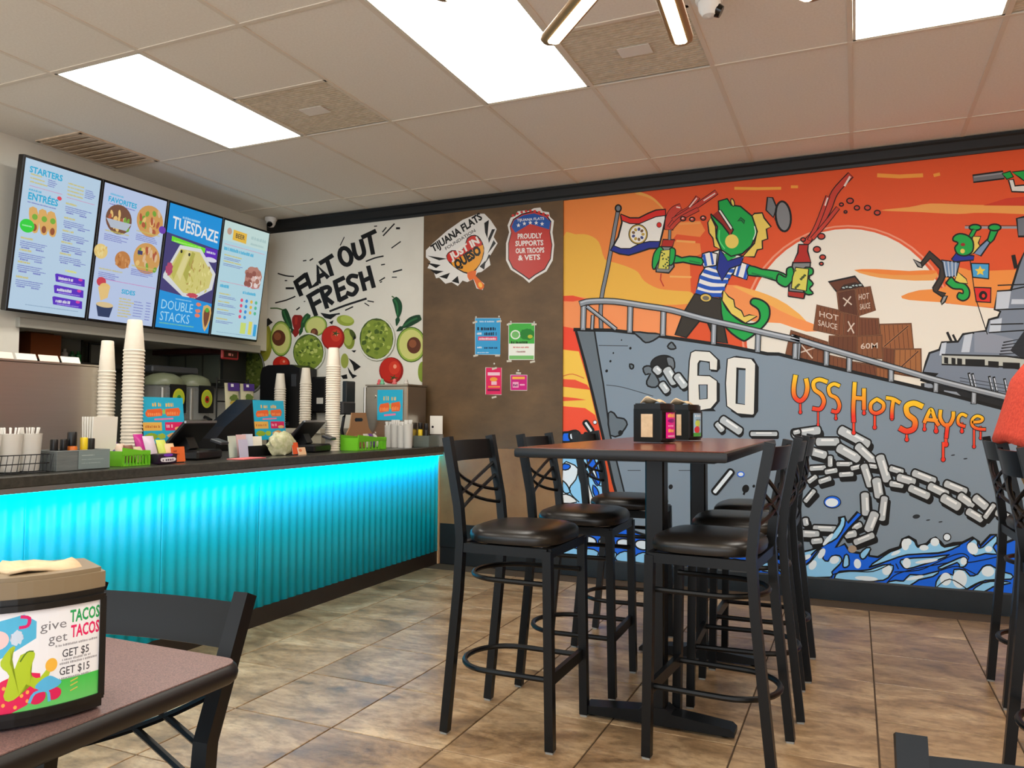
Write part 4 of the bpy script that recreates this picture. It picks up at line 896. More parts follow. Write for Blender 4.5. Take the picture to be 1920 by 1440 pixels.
# ---------------------------------------------------------------- stools, chairs and tables
blk = mat('black_powder_coat', (9,11,13), 0.36, 0.0, 0.35)
vin = mat('dark_brown_vinyl', (30,26,23), 0.32)
footm = mat('grey_glide', (150,150,146), 0.5)
def dring(xb, xf, w, z, n=14):
    """U-shaped bar: straight sides, rounded back"""
    pts = [(xf, -w, z)]
    for k in range(n+1):
        a = -math.pi/2-math.pi*k/n
        pts.append((xb+0.15+0.15*math.cos(a), w*math.sin(a), z))
    pts.append((xf, w, z))
    return pts
def make_seat(name, label, cat, group, seat_h, top_h, stool=True):
    t = thing(name, label, cat, (0,0,0), 0, group)
    W_ = 0.182; xs0, xsb, xt = -0.205, -0.145, -0.205 if stool else -0.262; xf = 0.19
    r = 0.0155
    for s in (-1, 1):
        q = MB(); q.tube([(xs0,s*W_,0.008),(xsb-0.01,s*W_,seat_h*0.75),(xsb,s*W_,seat_h),(xsb-0.012,s*W_,seat_h+0.12),(xt,s*W_,top_h)], r, square=True, up=(0,1,0)); lg = q.build('back_post', blk, t)
        q = MB(); q.span((xs0-0.013,s*W_-0.013,0),(xs0+0.013,s*W_+0.013,0.010)); q.build('glide', footm, lg)
        q = MB(); q.tube([(xf+0.012,s*W_,0.008),(xf,s*W_,seat_h-0.02)], r, square=True, up=(0,1,0)); lg = q.build('leg', blk, t)
        q = MB(); q.span((xf-0.001,s*W_-0.013,0),(xf+0.025,s*W_+0.013,0.010)); q.build('glide', footm, lg)
    q = MB()
    for s in (-1, 1): q.span((xsb,s*W_-0.012,seat_h-0.045),(xf,s*W_+0.012,seat_h-0.012))
    q.span((xsb-0.012,-W_,seat_h-0.045),(xsb+0.012,W_,seat_h-0.012)); q.span((xf-0.012,-W_,seat_h-0.045),(xf+0.012,W_,seat_h-0.012)); q.build('seat_frame', blk, t)
    # cushion: rounded D outline
    q = MB(); out = []
    for k in range(36):
        a = 2*math.pi*k/36; ca, sa = math.cos(a), math.sin(a); e = 2/3.4
        x = (abs(ca)**e)*(1 if ca >= 0 else -1)*0.185; y = (abs(sa)**e)*(1 if sa >= 0 else -1)*0.197
        if x < 0: y *= 1-0.10*(x/-0.185)**2
        out.append((x+0.028, y))
    cen = (0.028, 0); rings = []
    for z, k in ((-0.012,0.90),(-0.006,0.98),(0.010,1.0),(0.024,0.985),(0.036,0.93),(0.045,0.80),(0.050,0.5),(0.051,0.1)):
        rings.append([q.bm.verts.new((cen[0]+(x-cen[0])*k, y*k, seat_h+z)) for x, y in out])
    for A, B in zip(rings, rings[1:]):
        for k in range(36): q.bm.faces.new((A[k], A[(k+1)%36], B[(k+1)%36], B[k]))
    q.bm.faces.new(rings[0][::-1]); q.bm.faces.new(rings[-1]); q.build('seat', vin, t, True)
    # curved top rail and the two pairs of crossed bars
    hr = 0.078 if stool else 0.085
    def xb(z): return xt+(xsb-0.012-xt)*max(0, (top_h-z))/(top_h-seat_h-0.12)
    q = MB(); n = 10; A = []
    zc = top_h-0.014-hr/2
    for k in range(n+1):
        u = -1+2*k/n; A.append((xb(zc)-(0.030 if stool else 0.014)*(1-u*u), u*W_, zc))
    q.tube(A, 0.0035, square=True, r2=hr/2, up=(xt-xsb+0.012,0,top_h-seat_h-0.12)); q.build('top_rail', blk, t, True)
    z1 = zc-hr/2-0.012; hh = 0.175 if stool else 0.20
    for s in (-1, 1):
        for off in (0, 0.055):
            q = MB(); A = []
            for k in range(9):
                u = -1+2*k/8; z = z1-off*0.9-(hh-0.06)*(u*0.5+0.5)-0.018*(1-u*u)
                A.append((xb(z)-0.028*(1-u*u), s*u*W_, z))
            q.tube(A, 0.007, n=6); q.build('cross_bar', blk, t, True)
    if stool:
        q = MB(); q.tube(dring(-0.20, xf, W_-0.022, 0.235), 0.0105, n=8); q.build('foot_ring', blk, t, True)
        q = MB(); q.tube(dring(-0.165, xf, W_-0.022, 0.560), 0.0095, n=8); q.build('upper_ring', blk, t, True)
        q = MB(); q.span((xf-0.008,-W_,0.215),(xf+0.010,W_,0.255)); q.build('foot_bar', blk, t)
    else:
        q = MB(); q.tube([(xf,-W_,0.26),(xf,W_,0.26)], 0.009); q.tube([(-0.19,-W_,0.26),(-0.19,W_,0.26)], 0.009); q.build('stretcher', blk, t)
    return t
G = 'black cross-back bar stools at the high table'
stool0 = make_seat('bar_stool', 'black cross-back bar stool nearest the viewer on the counter side of the high table', 'bar stool', G, 0.70, 1.066)
spots = [(-1.165, 2.705, 0.0, None),
         (-1.120, 3.270, 0.03, 'black cross-back bar stool in the middle of the counter side of the high table'),
         (-1.090, 3.900, 0.02, 'black cross-back bar stool farthest back on the counter side of the high table'),
         (-0.440, 2.790, math.pi-0.07, 'black cross-back bar stool nearest the viewer on the mural side of the high table'),
         (-0.415, 3.330, math.pi+0.05, 'black cross-back bar stool in the middle of the mural side of the high table'),
         (-0.405, 3.830, math.pi, 'black cross-back bar stool farthest back on the mural side of the high table'),
         (0.735, 3.83, 0.02, 'empty black cross-back bar stool at the right edge, behind the seated person'),
         (0.640, 2.80, 0.0, 'black cross-back bar stool the person at the right edge sits on')]
for i, (x, y, a, l) in enumerate(spots):
    o = stool0 if i == 0 else copy_tree(stool0)
    o.location = (x, y, 0); o.rotation_euler = (0,0,a)
    if l: o['label'] = l
    if i > 5: o['group'] = 'black cross-back bar stools by the right edge'
chair0 = make_seat('dining_chair', 'low black cross-back chair pushed up to the small table with the taco sign', 'chair', 'black cross-back dining chairs', 0.44, 0.80, False)
chair0.location = (-1.238, 0.905, 0); chair0.rotation_euler = (0,0,-math.pi/2+0.10)
o = copy_tree(chair0); o.location = (0.243, 0.715, 0); o.rotation_euler = (0,0,-math.pi/2+0.04); o['label'] = 'low black chair whose back corner shows at the lower right'

# high table
wood = mat('mahogany_laminate', (112,50,34), 0.24, noise=(5, (90,38,26), 0.3, 0.75, (8,1,1)))
edge_b = mat('black_edge_band', (14,14,16), 0.4)
TX0, TX1, TY0, TY1, TZ = -1.11, -0.37, 2.53, 4.15, 1.035
t = thing('high_table', 'long bar-height table with reddish brown top and two black column legs', 'table', ((TX0+TX1)/2, (TY0+TY1)/2, 0))
hx, hy = (TX1-TX0)/2, (TY1-TY0)/2
q = MB(); q.span((-hx+0.012,-hy+0.012,TZ-0.026),(hx-0.012,hy-0.012,TZ), bev=0.002); q.build('table_top', wood, t)
q = MB(); q.box((0,0,TZ-0.019), (2*hx,2*hy,0.034), bev=0.011, seg=2); q.build('edge_band', edge_b, t, True)
for y in (2.92, 3.79):
    yy = y-(TY0+TY1)/2; cx = -0.69-(TX0+TX1)/2
    q = MB(); q.span((cx-0.036,yy-0.036,0.05),(cx+0.036,yy+0.036,TZ-0.05), bev=0.006); col = q.build('column', blk, t)
    q = MB(); q.span((cx-0.22,yy-0.03,TZ-0.06),(cx+0.22,yy+0.03,TZ-0.034)); q.build('top_bracket', blk, t)
    q = MB()
    q.prism([(cx-0.285,0.012),(cx-0.285,0.028),(cx-0.27,0.04),(cx-0.06,0.058),(cx-0.04,0.075),(cx+0.04,0.075),(cx+0.06,0.058),(cx+0.27,0.04),(cx+0.285,0.028),(cx+0.285,0.012)], yy-0.04, yy+0.04, axis='y')
    foot = q.build('foot', blk, t)
    for s in (-1, 1):
        q = MB(); q.lathe([(0.018,0.0),(0.02,0.004),(0.012,0.013)], (cx+s*0.25,yy,0), n=12); q.build('leveller', blk, foot)

# small table at the lower left
speck = mat('mauve_speckled_laminate', (132,102,96), 0.4, noise=(420, (92,72,70), 0.42, 0.6))
SX1, SY1, SZ = -0.962, 1.06, 0.725
t = thing('dining_table', 'small table with a mauve speckled top and thick black edge at the lower left', 'table', (SX1-0.38, SY1-0.61, 0))
def rrect(w, h, r, n=6):
    pts = []
    for cx, cy, a0 in ((w-r,h-r,0),(-w+r,h-r,90),(-w+r,-h+r,180),(w-r,-h+r,270)):
        for k in range(n+1): a = math.radians(a0+90*k/n); pts.append((cx+r*math.cos(a), cy+r*math.sin(a)))
    return pts
q = MB(); q.prism(rrect(0.372,0.602,0.03), SZ-0.03, SZ+0.0005); q.build('table_top', speck, t)
q = MB(); rr = rrect(0.370,0.600,0.03); q.tube([(x,y,SZ-0.017) for x, y in rr], 0.012, n=10, r2=0.0165, closed=True); q.build('edge_band', edge_b, t, True)
q = MB(); q.tube([(0,0.0,0.04),(0,0.0,SZ-0.05)], 0.038, n=16); q.build('column', blk, t, True)
q = MB(); q.span((-0.2,-0.2,SZ-0.05),(0.2,0.2,SZ-0.03)); q.build('top_bracket', blk, t)
for a in (0, 90, 180, 270):
    q = MB(); c, s = math.cos(math.radians(a)), math.sin(math.radians(a))
    q.tube([(c*0.02,s*0.02,0.05),(c*0.3,s*0.3,0.022)], [0.035,0.025], n=8, r2=[0.03,0.015]); q.build('foot', blk, t, True)

# napkin dispensers
napkin = mat('kraft_napkin', (222,196,160), 0.85, noise=(40, (206,178,142), 0.3, 0.7))
def dispenser(loc, rz, label, w, d, h, body, draw):
    """front (print) faces +x, napkin windows face +y/-y ; convex print face"""
    t = thing('napkin_dispenser', label, 'napkin dispenser', loc, rz, 'napkin dispensers')
    n = 8; bow = 0.014
    prof = [(d/2+bow*(1-(2*k/n-1)**2), -w/2+w*k/n) for k in range(n+1)]
    outl = prof+[(-d/2-bow*(1-(2*k/n-1)**2), w/2-w*k/n) for k in range(n+1)]
    q = MB(); q.prism(outl, 0.004, h*0.86); q.build('body', blk if body is None else mat('black_dispenser_plastic', (20,21,23), 0.3), t)
    q = MB(); q.prism([(x*0.97,y*1.02) for x, y in outl], h*0.86, h*0.97); q.prism([(x*0.90,y*0.95) for x, y in outl], h*0.97, h); q.build('lid', body or mat('black_dispenser_plastic', (20,21,23), 0.3), t)
    for s in (-1, 1):
        q = MB(); q.box((0,s*(w/2+0.0015),h*0.44), (d*0.42,0.003,h*0.58)); q.build('napkin_window', napkin, t)
    # napkins sticking out of the slot: a folded sheet
    q = MB(); R_ = []
    for i in range(9):
        u = i/8; R_.append([q.bm.verts.new(((-0.45+0.9*u)*d*0.8, (v-0.5)*w*0.62+0.004*math.sin(9*u), h+0.002+(0.034 if h < .19 else 0.010)*math.sin(math.pi*u)*(0.6+0.4*math.cos(3*v+1))+0.006*math.sin(7*u+4*v))) for v in (0,.25,.5,.75,1)])
    for A, B in zip(R_, R_[1:]):
        for k in range(4): q.bm.faces.new((A[k], A[k+1], B[k+1], B[k]))
    o = q.build('napkin', napkin, t, True); md = o.modifiers.new('thickness', 'SOLIDIFY'); md.thickness = 0.004
    # print insert on the bowed +x face
    q = MB(); zs = (h*0.10, h*0.80)
    def fx(u):
        k = min(11, max(0, int(u*12))); t_ = u*12-k; g = lambda s_: d/2+bow*(1-(2*s_-1)**2)+0.0015
        return g(k/12)*(1-t_)+g((k+1)/12)*t_
    a = Art(lambda x, y: (x, y), (0,0,0), (0,1,0), (0,0,1))
    draw(a)
    # wrap the flat print round the bow of the face: cut it into narrow strips first
    bm = bmesh.new(); cl = bm.verts.layers.float_color.new('col'); vs = []
    for v, c in zip(a.V, a.C):
        nv = bm.verts.new(v); nv[cl] = (*c, 1); vs.append(nv)
    for f in a.F: bm.faces.new([vs[k] for k in f])
    bmesh.ops.triangulate(bm, faces=bm.faces[:])
    for k in range(1, 12): bmesh.ops.bisect_plane(bm, geom=bm.verts[:]+bm.edges[:]+bm.faces[:], plane_co=(0,k/12,0), plane_no=(0,1,0))
    for v in bm.verts:
        u, vv = v.co.y, v.co.z
        v.co = Vector((fx(u)+v.co.x, -w/2+w*u, zs[0]+(zs[1]-zs[0])*(1-vv)))
    me = bpy.data.meshes.new('print_insert'); bm.to_mesh(me); bm.free()
    o = link('print_insert', me, SIGN, t)
    q = MB()
    for u in (0.015, 0.985): q.tube([(fx(u),-w/2+w*u,zs[0]),(fx(u),-w/2+w*u,zs[1])], 0.004, square=True)
    for z in zs: q.tube([(fx(k/8),-w/2+w*k/8,z) for k in range(9)], 0.004, square=True)
    q.build('frame', edge_b, t)
    return t
def strips(a, x0, y0, x1, y1, col, n=1, grad=None):
    """a rectangle cut into strips so that it follows the bowed face"""
    a.up(); P = []; C = []
    for k in range(n+1):
        x = x0+(x1-x0)*k/n
        P += [(x,y0),(x,y1)]; C += [rgb(*col), rgb(*(grad or col))]
    a.raw(P, [(2*k, 2*k+2, 2*k+3, 2*k+1) for k in range(n)], C)
def taco_card(a):
    strips(a, .03,.0,.97,1,(232,234,240)); strips(a, .03,.74,.97,1,(70,190,80),1,(110,200,110))
    a.fill([(.03,.12),(.30,.06),(.40,.14),(.40,.30),(.20,.42),(.03,.50)], (84,180,220), 0); a.ell(.10,.28,.09,.09,(240,200,200)); a.line([(.28,.08),(.34,.10),(.33,.17),(.27,.18)],.03,(214,40,110),3)
    a.ell(.25,.27,.05,.07,(200,214,232),wob=.2)
    a.text('give',(.43,.24),(.65,.24),.09,(120,120,126)); a.text('TACOS',(.68,.20),(.955,.20),.115,(40,160,90),.03); a.text('get',(.50,.37),(.66,.37),.09,(120,120,126)); a.text('TACOS',(.69,.35),(.955,.35),.115,(222,40,100),.03)
    for y, x0, x1 in ((.42,.56,.94),(.565,.62,.88),(.60,.60,.94),(.745,.60,.88)): words(a,x0,y,x1,.022,(150,150,158))
    a.text('GET $5',(.62,.53),(.86,.53),.075,(70,72,80),.01); a.text('GET $15',(.60,.70),(.87,.70),.075,(70,72,80),.01)
    a.fill([(.03,.74),(.15,.66),(.30,.60),(.44,.64),(.45,.76),(.34,.92),(.16,1.0),(.03,.98)], (222,40,90))
    for k in range(14): a.ell(.07+(k*.137 % .32), .70+(k*.091 % .24), .014, .018, (240,170,80))
    a.fill([(.16,.80),(.20,.62),(.15,.55),(.13,.48),(.20,.36),(.24,.36),(.20,.50),(.24,.56),(.28,.44),(.38,.42),(.39,.48),(.36,.58),(.38,.66),(.44,.68),(.50,.60),(.53,.62),(.47,.76),(.40,.78),(.33,.72),(.28,.82),(.20,.86)], (176,200,50), 2)
    a.line([(.28,.50),(.33,.42),(.38,.42)],.012,(90,120,40),3); a.ell(.53,.58,.05,.065,(234,180,70))
    a.ell(.42,.86,.07,.07,(214,40,90)); a.ell(.56,.86,.06,.06,(214,40,90)); a.fill([(.40,.76),(.46,.70),(.52,.68),(.58,.72),(.62,.76),(.58,.80),(.50,.82),(.44,.80)], (90,180,226), 3); a.line([(.36,.90),(.40,.82),(.50,.82),(.52,.92)],.025,(90,180,226),3)
    for y in (.78,.82,.87): a.line([(.70,y),(.76,y-.02)],.012,(200,190,90))
def pink_card(a):
    strips(a, .2,.0,.98,1,(222,34,140)); words(a,.3,.22,.9,.16,(246,190,80)); a.ell(.55,.34,.26,.07,(140,30,120)); words(a,.32,.55,.7,.07,(250,180,220)); words(a,.32,.75,.75,.13,(246,190,80)); strips(a,.3,.86,.8,.92,(240,170,200))
def fiesta_card(a):
    strips(a, .2,.0,.98,1,(150,186,214)); words(a,.3,.2,.9,.1,(224,236,244)); a.ell(.5,.45,.2,.14,(200,214,90)); a.ell(.45,.7,.2,.14,(214,60,70)); strips(a,.2,.82,.98,1,(80,160,70)); words(a,.35,.34,.85,.06,(90,110,140))
taupe = mat('taupe_dispenser_lid', (132,116,92), 0.4)
d = dispenser((-1.066, 0.752, SZ+0.001), 0.0, 'napkin dispenser with a taco gift card sign on the small table at the lower left', 0.145, 0.10, 0.20, taupe, taco_card); d.rotation_euler = (0,0,-0.41)
dispenser((-0.775, 3.24, TZ+0.001), -0.30, 'black napkin dispenser with a pink card on the high table', 0.115, 0.13, 0.165, None, pink_card)
dispenser((-0.735, 3.62, TZ+0.001), -0.30, 'black napkin dispenser with a pale blue card behind the pink one on the high table', 0.115, 0.13, 0.165, None, fiesta_card)
# ---------------------------------------------------------------- service counter
CX, CZ = -2.972, 0.905                  # face of the corrugated front, counter height
CY0, CY1 = -0.6, WALL_Y-0.005
cyan = mat('cyan_glow_corrugated_sheet', (0,190,222), 0.4, 0.0)  # metal sheet; the strip's cyan glow is put into its base colour
ctop = mat('dark_stone_laminate', (66,64,58), 0.28, noise=(60, (48,47,43), 0.35, 0.65))
toe = mat('dark_brown_kick_board', (40,31,24), 0.5)
counter = thing('service_counter', 'long service counter with corrugated front in painted cyan LED glow and dark top', 'counter', (-3.35, 2.4, 0))
OX, OY = -3.35, 2.4
q = MB(); q.span((-3.72-OX, CY0-OY, 0.0), (CX-0.03-OX, CY1-OY, 0.858)); q.build('cabinet_body', mat('grey_cabinet_laminate', (120,118,112), 0.5), counter)
q = MB(); q.span((-3.76-OX, CY0-OY, 0.86), (-2.925-OX, CY1-OY, CZ), bev=0.004); q.build('counter_top', ctop, counter)
q = MB(); q.span((CX-0.03-OX, CY0-OY, 0.0), (CX-0.004-OX, CY1-OY, 0.098)); q.build('kick_board', toe, counter)
pit, amp = 0.0675, 0.0048
n_sh = 9; shw = (CY1-0.03-CY0)/n_sh
for k in range(n_sh):
    q = MB(); y0 = CY0+k*shw; seg = int(shw/pit*10); A = []; B = []
    for i in range(seg+1):
        y = y0+shw*i/seg-(0 if i < seg else 0.001); x = CX-amp+amp*math.cos(2*math.pi*y/pit)
        A.append(q.bm.verts.new((x-OX, y-OY, 0.098))); B.append(q.bm.verts.new((x-OX, y-OY, 0.858)))
    for i in range(seg): q.bm.faces.new((A[i], A[i+1], B[i+1], B[i]))
    o = q.build('corrugated_sheet', cyan, counter, True); md = o.modifiers.new('sheet', 'SOLIDIFY'); md.thickness = 0.0015; md.offset = -1
q = MB(); q.span((CX-0.02-OX, CY1-0.03-OY, 0.0), (CX+0.006-OX, CY1-OY, 0.858)); q.build('end_trim', mat('oak_end_trim', (206,160,118), 0.5), counter)
q = MB(); q.prism([(CX+0.044-OX,0.8595),(CX+0.044-OX,0.838),(CX+0.041-OX,0.838),(CX+0.022-OX,0.8595)], CY0-OY, CY1-0.03-OY, axis='y'); q.build('added_led_shield', mat('led_shield_metal', (150,152,152), 0.4, 0.8), counter)  # opaque shield added to keep the strip's spill off the floor
q = MB(); a_, b_ = CY0-OY, CY1-0.03-OY      # the lens looks down and back at the corrugated sheets
q.prism([(CX+0.0405-OX,0.838),(CX+0.0215-OX,0.859),(CX+0.0205-OX,0.858),(CX+0.0395-OX,0.837)], a_, b_, axis='y'); q.build('led_strip', mat('cyan_led_strip', (120,240,255), 0.5, emit=((0,214,255), LED_LIGHT)), counter)

# ---------------------------------------------------------------- menu displays
bez = mat('black_bezel', (10,10,12), 0.3)
S_TOP, S_BOT, S_ZT, S_ZB, S_Y0, S_W = -4.475, -4.60, 2.675, 1.752, 2.985, 0.531
vv = Vector((S_TOP-S_BOT, 0, S_ZT-S_ZB)); S_H = vv.length
SB, YL, PU, WH = (188,214,236), (214,196,70), (96,96,190), (236,240,244)
def head(a, s, x0, x1, y, h, col=(30,176,220)): a.text(s, (x0,y), (x1,y), h, col, .03)
def para(a, x0, x1, y, n, dy=.013, col=PU, h=.007):
    for k in range(n): words(a, x0, y+k*dy, x0+(x1-x0)*random.uniform(.7,1), h, col)
def dish(a, x, y, r, pal):
    a.ell(x, y, r, r*.55, pal[0])
    for k in range(16): a.ell(x+random.uniform(-.75,.75)*r, y+random.uniform(-.35,.35)*r, r*.16, r*.1, random.choice(pal[1:]), random.uniform(0,180), n=8)
TACO = [(214,160,90),(236,196,120),(180,90,60),(120,170,60),(226,190,150)]
def m1(a):
    a.rect(0,0,1,1,SB); head(a,'STARTERS',.06,.48,.085,.04)
    for y, x0, x1 in ((.10,.08,.22),(.125,.08,.26),(.15,.08,.3)): words(a,x0,y,x1,.011,YL)
    para(a,.30,.42,.105,4); words(a,.08,.175,.5,.005,(220,120,170)); 
    for y in (.09,.115,.14,.165): words(a,.56,y,.78,.012,YL)
    para(a,.8,.95,.10,5); words(a,.56,.185,.95,.005,(220,120,170)); words(a,.08,.205,.24,.014,(30,176,220)); head(a,'ENTRÉES',.08,.46,.262,.045); a.ell(.47,.205,.03,.014,(230,70,90)); words(a,.08,.285,.44,.008,PU)
    for x in (.17,.29,.40): a.fill([(x-.06,.32),(x+.03,.31),(x+.08,.40),(x+.07,.47),(x,.47),(x-.04,.40)], (226,176,100), 2); a.ell(x+.02,.37,.035,.02,(120,180,60)); a.ell(x+.03,.44,.03,.025,(150,80,50))
    a.ell(.11,.44,.09,.045,(40,214,60)); words(a,.05,.445,.17,.01,(180,250,190))
    for i, (x, y) in enumerate(((.56,.23),(.56,.33),(.56,.42),(.56,.50),(.05,.53),(.05,.61),(.05,.69),(.05,.79),(.56,.58))):
        words(a,x,y,x+.15,.014,YL); para(a,x,x+.38,y+.02,3); words(a,x+.02,y+.062,x+.12,.012,PU); words(a,x+.2,y+.062,x+.3,.012,PU)
    words(a,.66,.695,.82,.016,(230,230,60))
    for k, y in enumerate((.72,.80,.88)): a.fill([(.53,y+.005),(.55,y-.002),(.94,y+.006),(.95,y+.06),(.55,y+.055)], (88,40,196)); words(a,.58,y+.038,.78,.022,WH); words(a,.6,y+.052,.9,.008,(180,160,240)); a.ell(.88,y+.015,.03,.01,(214,60,170))
    words(a,.2,.965,.9,.006,(130,160,190))
def m2(a):
    a.rect(0,0,1,1,(190,206,238)); words(a,.10,.075,.30,.014,(90,190,230)); head(a,'FAVORITES',.08,.52,.125,.036); words(a,.1,.145,.5,.008,PU)
    dish(a,.27,.24,.2,[(120,80,60)]+TACO[1:]); a.fill([(.08,.25),(.47,.25),(.4,.31),(.16,.31)], (186,196,210)); dish(a,.76,.19,.22,TACO); a.ell(.98,.23,.06,.03,(110,60,180))
    dish(a,.06,.50,.1,[(236,206,130),(240,220,150),(226,190,110)]); dish(a,.40,.53,.12,[(196,130,70),(176,106,50),(214,150,90)]); dish(a,.78,.48,.22,TACO); a.rect(.62,.43,.7,.46,(60,60,110))
    for x0, x1, y in ((.08,.45,.345),(.56,.95,.29),(.06,.42,.63),(.55,.95,.56)): words(a,x0,y,x1,.013,(206,196,110)); para(a,x0,x1,y+.025,4)
    words(a,.1,.70,.98,.006,(214,110,180)); a.ell(.12,.72,.07,.035,(206,60,80)); a.ell(.18,.755,.08,.03,(236,196,120)); a.fill([(.08,.76),(.26,.74),(.24,.83),(.14,.86)], (236,200,130))
    a.fill([(.08,.885),(.34,.885),(.30,.975),(.13,.975)], (36,56,96)); a.ell(.21,.885,.13,.02,(226,200,150)); head(a,'SIDES',.44,.66,.78,.032)
    for k in range(7): words(a,.42,.825+.022*k,.42+random.uniform(.12,.26),.012,YL); words(a,.86,.825+.022*k,.94,.008,PU)
    para(a,.66,.82,.83,6,.022)
def m3(a):
    a.rect(0,0,1,1,(20,150,226)); a.fill([(0,.235),(1,.27),(1,.74),(0,.70)], (66,60,120)); words(a,.25,.095,.58,.022,(190,226,244)); a.text('TUESDAZE',(.08,.19),(.96,.215),.095,WH,.02)
    a.fill([(.10,.255),(.74,.285),(.74,.325),(.10,.295)], (110,226,40)); words(a,.14,.297,.66,.014,(180,250,120)); a.rect(.74,.275,.98,.36,(96,30,190)); words(a,.77,.32,.95,.02,WH); a.ell(.87,.37,.12,.02,(226,226,240))
    a.fill([(.03,.57),(.26,.31),(.66,.30),(1.0,.48),(.97,.62),(.66,.72),(.42,.72),(.03,.60)], (222,224,226)); a.fill([(.08,.56),(.28,.34),(.64,.33),(.94,.49),(.90,.61),(.64,.69),(.42,.69)], (216,206,124))
    for k in range(3): a.fill([(.14+k*.12,.54),(.30+k*.1,.34),(.36+k*.1,.35),(.22+k*.12,.60)], [(196,190,90),(226,216,150),(180,176,80)][k])
    for k in range(40): a.ell(random.uniform(.45,.88), random.uniform(.42,.66), .022, .01, random.choice([(236,226,150),(196,186,90),(180,150,80),(206,200,110)]), random.uniform(0,180), n=8)
    a.ell(.12,.52,.06,.05,(180,70,110),wob=.2); a.ell(.6,.70,.1,.02,(200,70,90),wob=.2); a.ell(.3,.36,.02,.014,(40,40,30)); a.ell(.45,.37,.02,.014,(40,40,30))
    words(a,.30,.755,.6,.012,(150,210,240)); a.text('DOUBLE',(.06,.845),(.64,.845),.075,(170,224,250),.0); a.text('STACKS',(.06,.94),(.60,.94),.075,(170,224,250),.0); words(a,.06,.965,.7,.012,(120,200,160))
    a.fill([(.84,.77),(.99,.77),(1.0,.88),(.92,.985),(.85,.90)], (222,180,110), 2); a.fill([(.87,.80),(.97,.80),(.97,.88),(.92,.95),(.87,.88)], (120,70,50), 2); a.ell(.92,.80,.04,.02,(90,180,60))
    for y in (.765,.82,.86): a.ell(.74,y,.05,.016,(236,130,100),wob=.15)
def m4(a):
    a.rect(0,0,1,1,(184,220,232)); a.rect(0,0,1,.17,(200,226,222)); a.ell(.12,.085,.05,.03,(196,160,140)); a.fill([(.2,.06),(.5,.065),(.5,.155),(.2,.15)], (236,190,70), 0); a.text('BEER',(.26,.125),(.46,.125),.04,(90,80,60),.02)
    words(a,.60,.10,.95,.03,(170,200,200)); words(a,.6,.15,.9,.02,(170,200,200)); words(a,.05,.205,.95,.006,(226,130,160)); words(a,.05,.255,.70,.03,(30,176,220)); 
    for y in (.30,.355): words(a,.07,y,.45,.013,YL); para(a,.07,.5,y+.02,2)
    a.ell(.76,.44,.20,.10,(186,130,116),wob=.12)
    for k in range(16): a.ell(.76+random.uniform(-.16,.16), .44+random.uniform(-.07,.07), .05, .026, random.choice([(226,190,180),(150,90,80),(236,220,216),(176,120,104)]), n=9)
    words(a,.05,.53,.95,.006,(226,130,160)); words(a,.06,.58,.25,.03,(30,176,220)); words(a,.56,.60,.86,.028,(30,176,220))
    for y in (.64,.71,.78,.86): words(a,.06,y,.3,.013,YL); para(a,.06,.45,y+.02,2)
    for k in range(14): a.ell(.56+(k % 4)*.11, .66+(k//4)*.05, .03, .016, [(230,80,120),(60,150,220),(236,190,70),(90,190,150)][k % 4])
    a.rect(.6,.86,.72,.96,(206,226,120)); a.rect(.78,.84,.86,.96,(226,220,100)); a.rect(.90,.86,.97,.97,(60,170,226)); words(a,.1,.975,.9,.006,(130,160,190))
MENU = [(m1,'menu display of starters and entrees, leftmost of the four above the counter'),(m2,'menu display of favorites and sides with several dish pictures, second from the left'),(m3,'bright blue menu display reading TUESDAZE and DOUBLE STACKS'),(m4,'narrow pale menu display nearest the corner camera, rightmost of the four')]
tilt = math.atan2(S_TOP-S_BOT, S_ZT-S_ZB)
for k, (fn, lab) in enumerate(MENU):
    y0 = S_Y0+k*S_W
    t = thing('menu_display', lab, 'display', (S_BOT, y0+S_W/2, S_ZB), 0, 'menu displays above the counter')
    nrm = Vector((0,1,0)).cross(vv.normalized())
    ax = [Vector((0,1,0)), vv.normalized(), nrm]
    rm = Matrix(ax).transposed()
    q = MB(); q.box(vv/2-nrm*0.026, (S_W-0.003, S_H, 0.05), rot=rm, bev=0.004); q.build('casing', bez, t)
    q = MB(); q.box(vv/2-nrm*0.06+Vector((0,0,0)), (0.3, 0.4, 0.03), rot=rm); q.build('wall_bracket', bez, t)
    w0, h0 = S_W-0.030, S_H-0.034
    a = Art(lambda x, y: (-w0/2+w0*x, (S_H-h0)/2+h0*(1-y)), (0,0,0), (0,1,0), vv, base=0.0008)
    fn(a); a.obj('screen', SCREEN, t)

# ---------------------------------------------------------------- things on the counter
steel = mat('brushed_stainless', (190,184,174), 0.28, 0.95, noise=(3, (186,180,170), 0.3, 0.7, (1,1,30)))
clear = mat('clear_plastic', (200,204,200), 0.08, alpha=0.2)
paper = mat('white_paper', (232,228,218), 0.7)
dark = mat('black_plastic', (18,18,20), 0.35)
grey = mat('graphite_plastic', (52,54,58), 0.4)
kraft = mat('kraft_cardboard', (176,132,92), 0.8)
lime = mat('lime_green_plastic', (110,190,40), 0.4)
Z = CZ+0.001
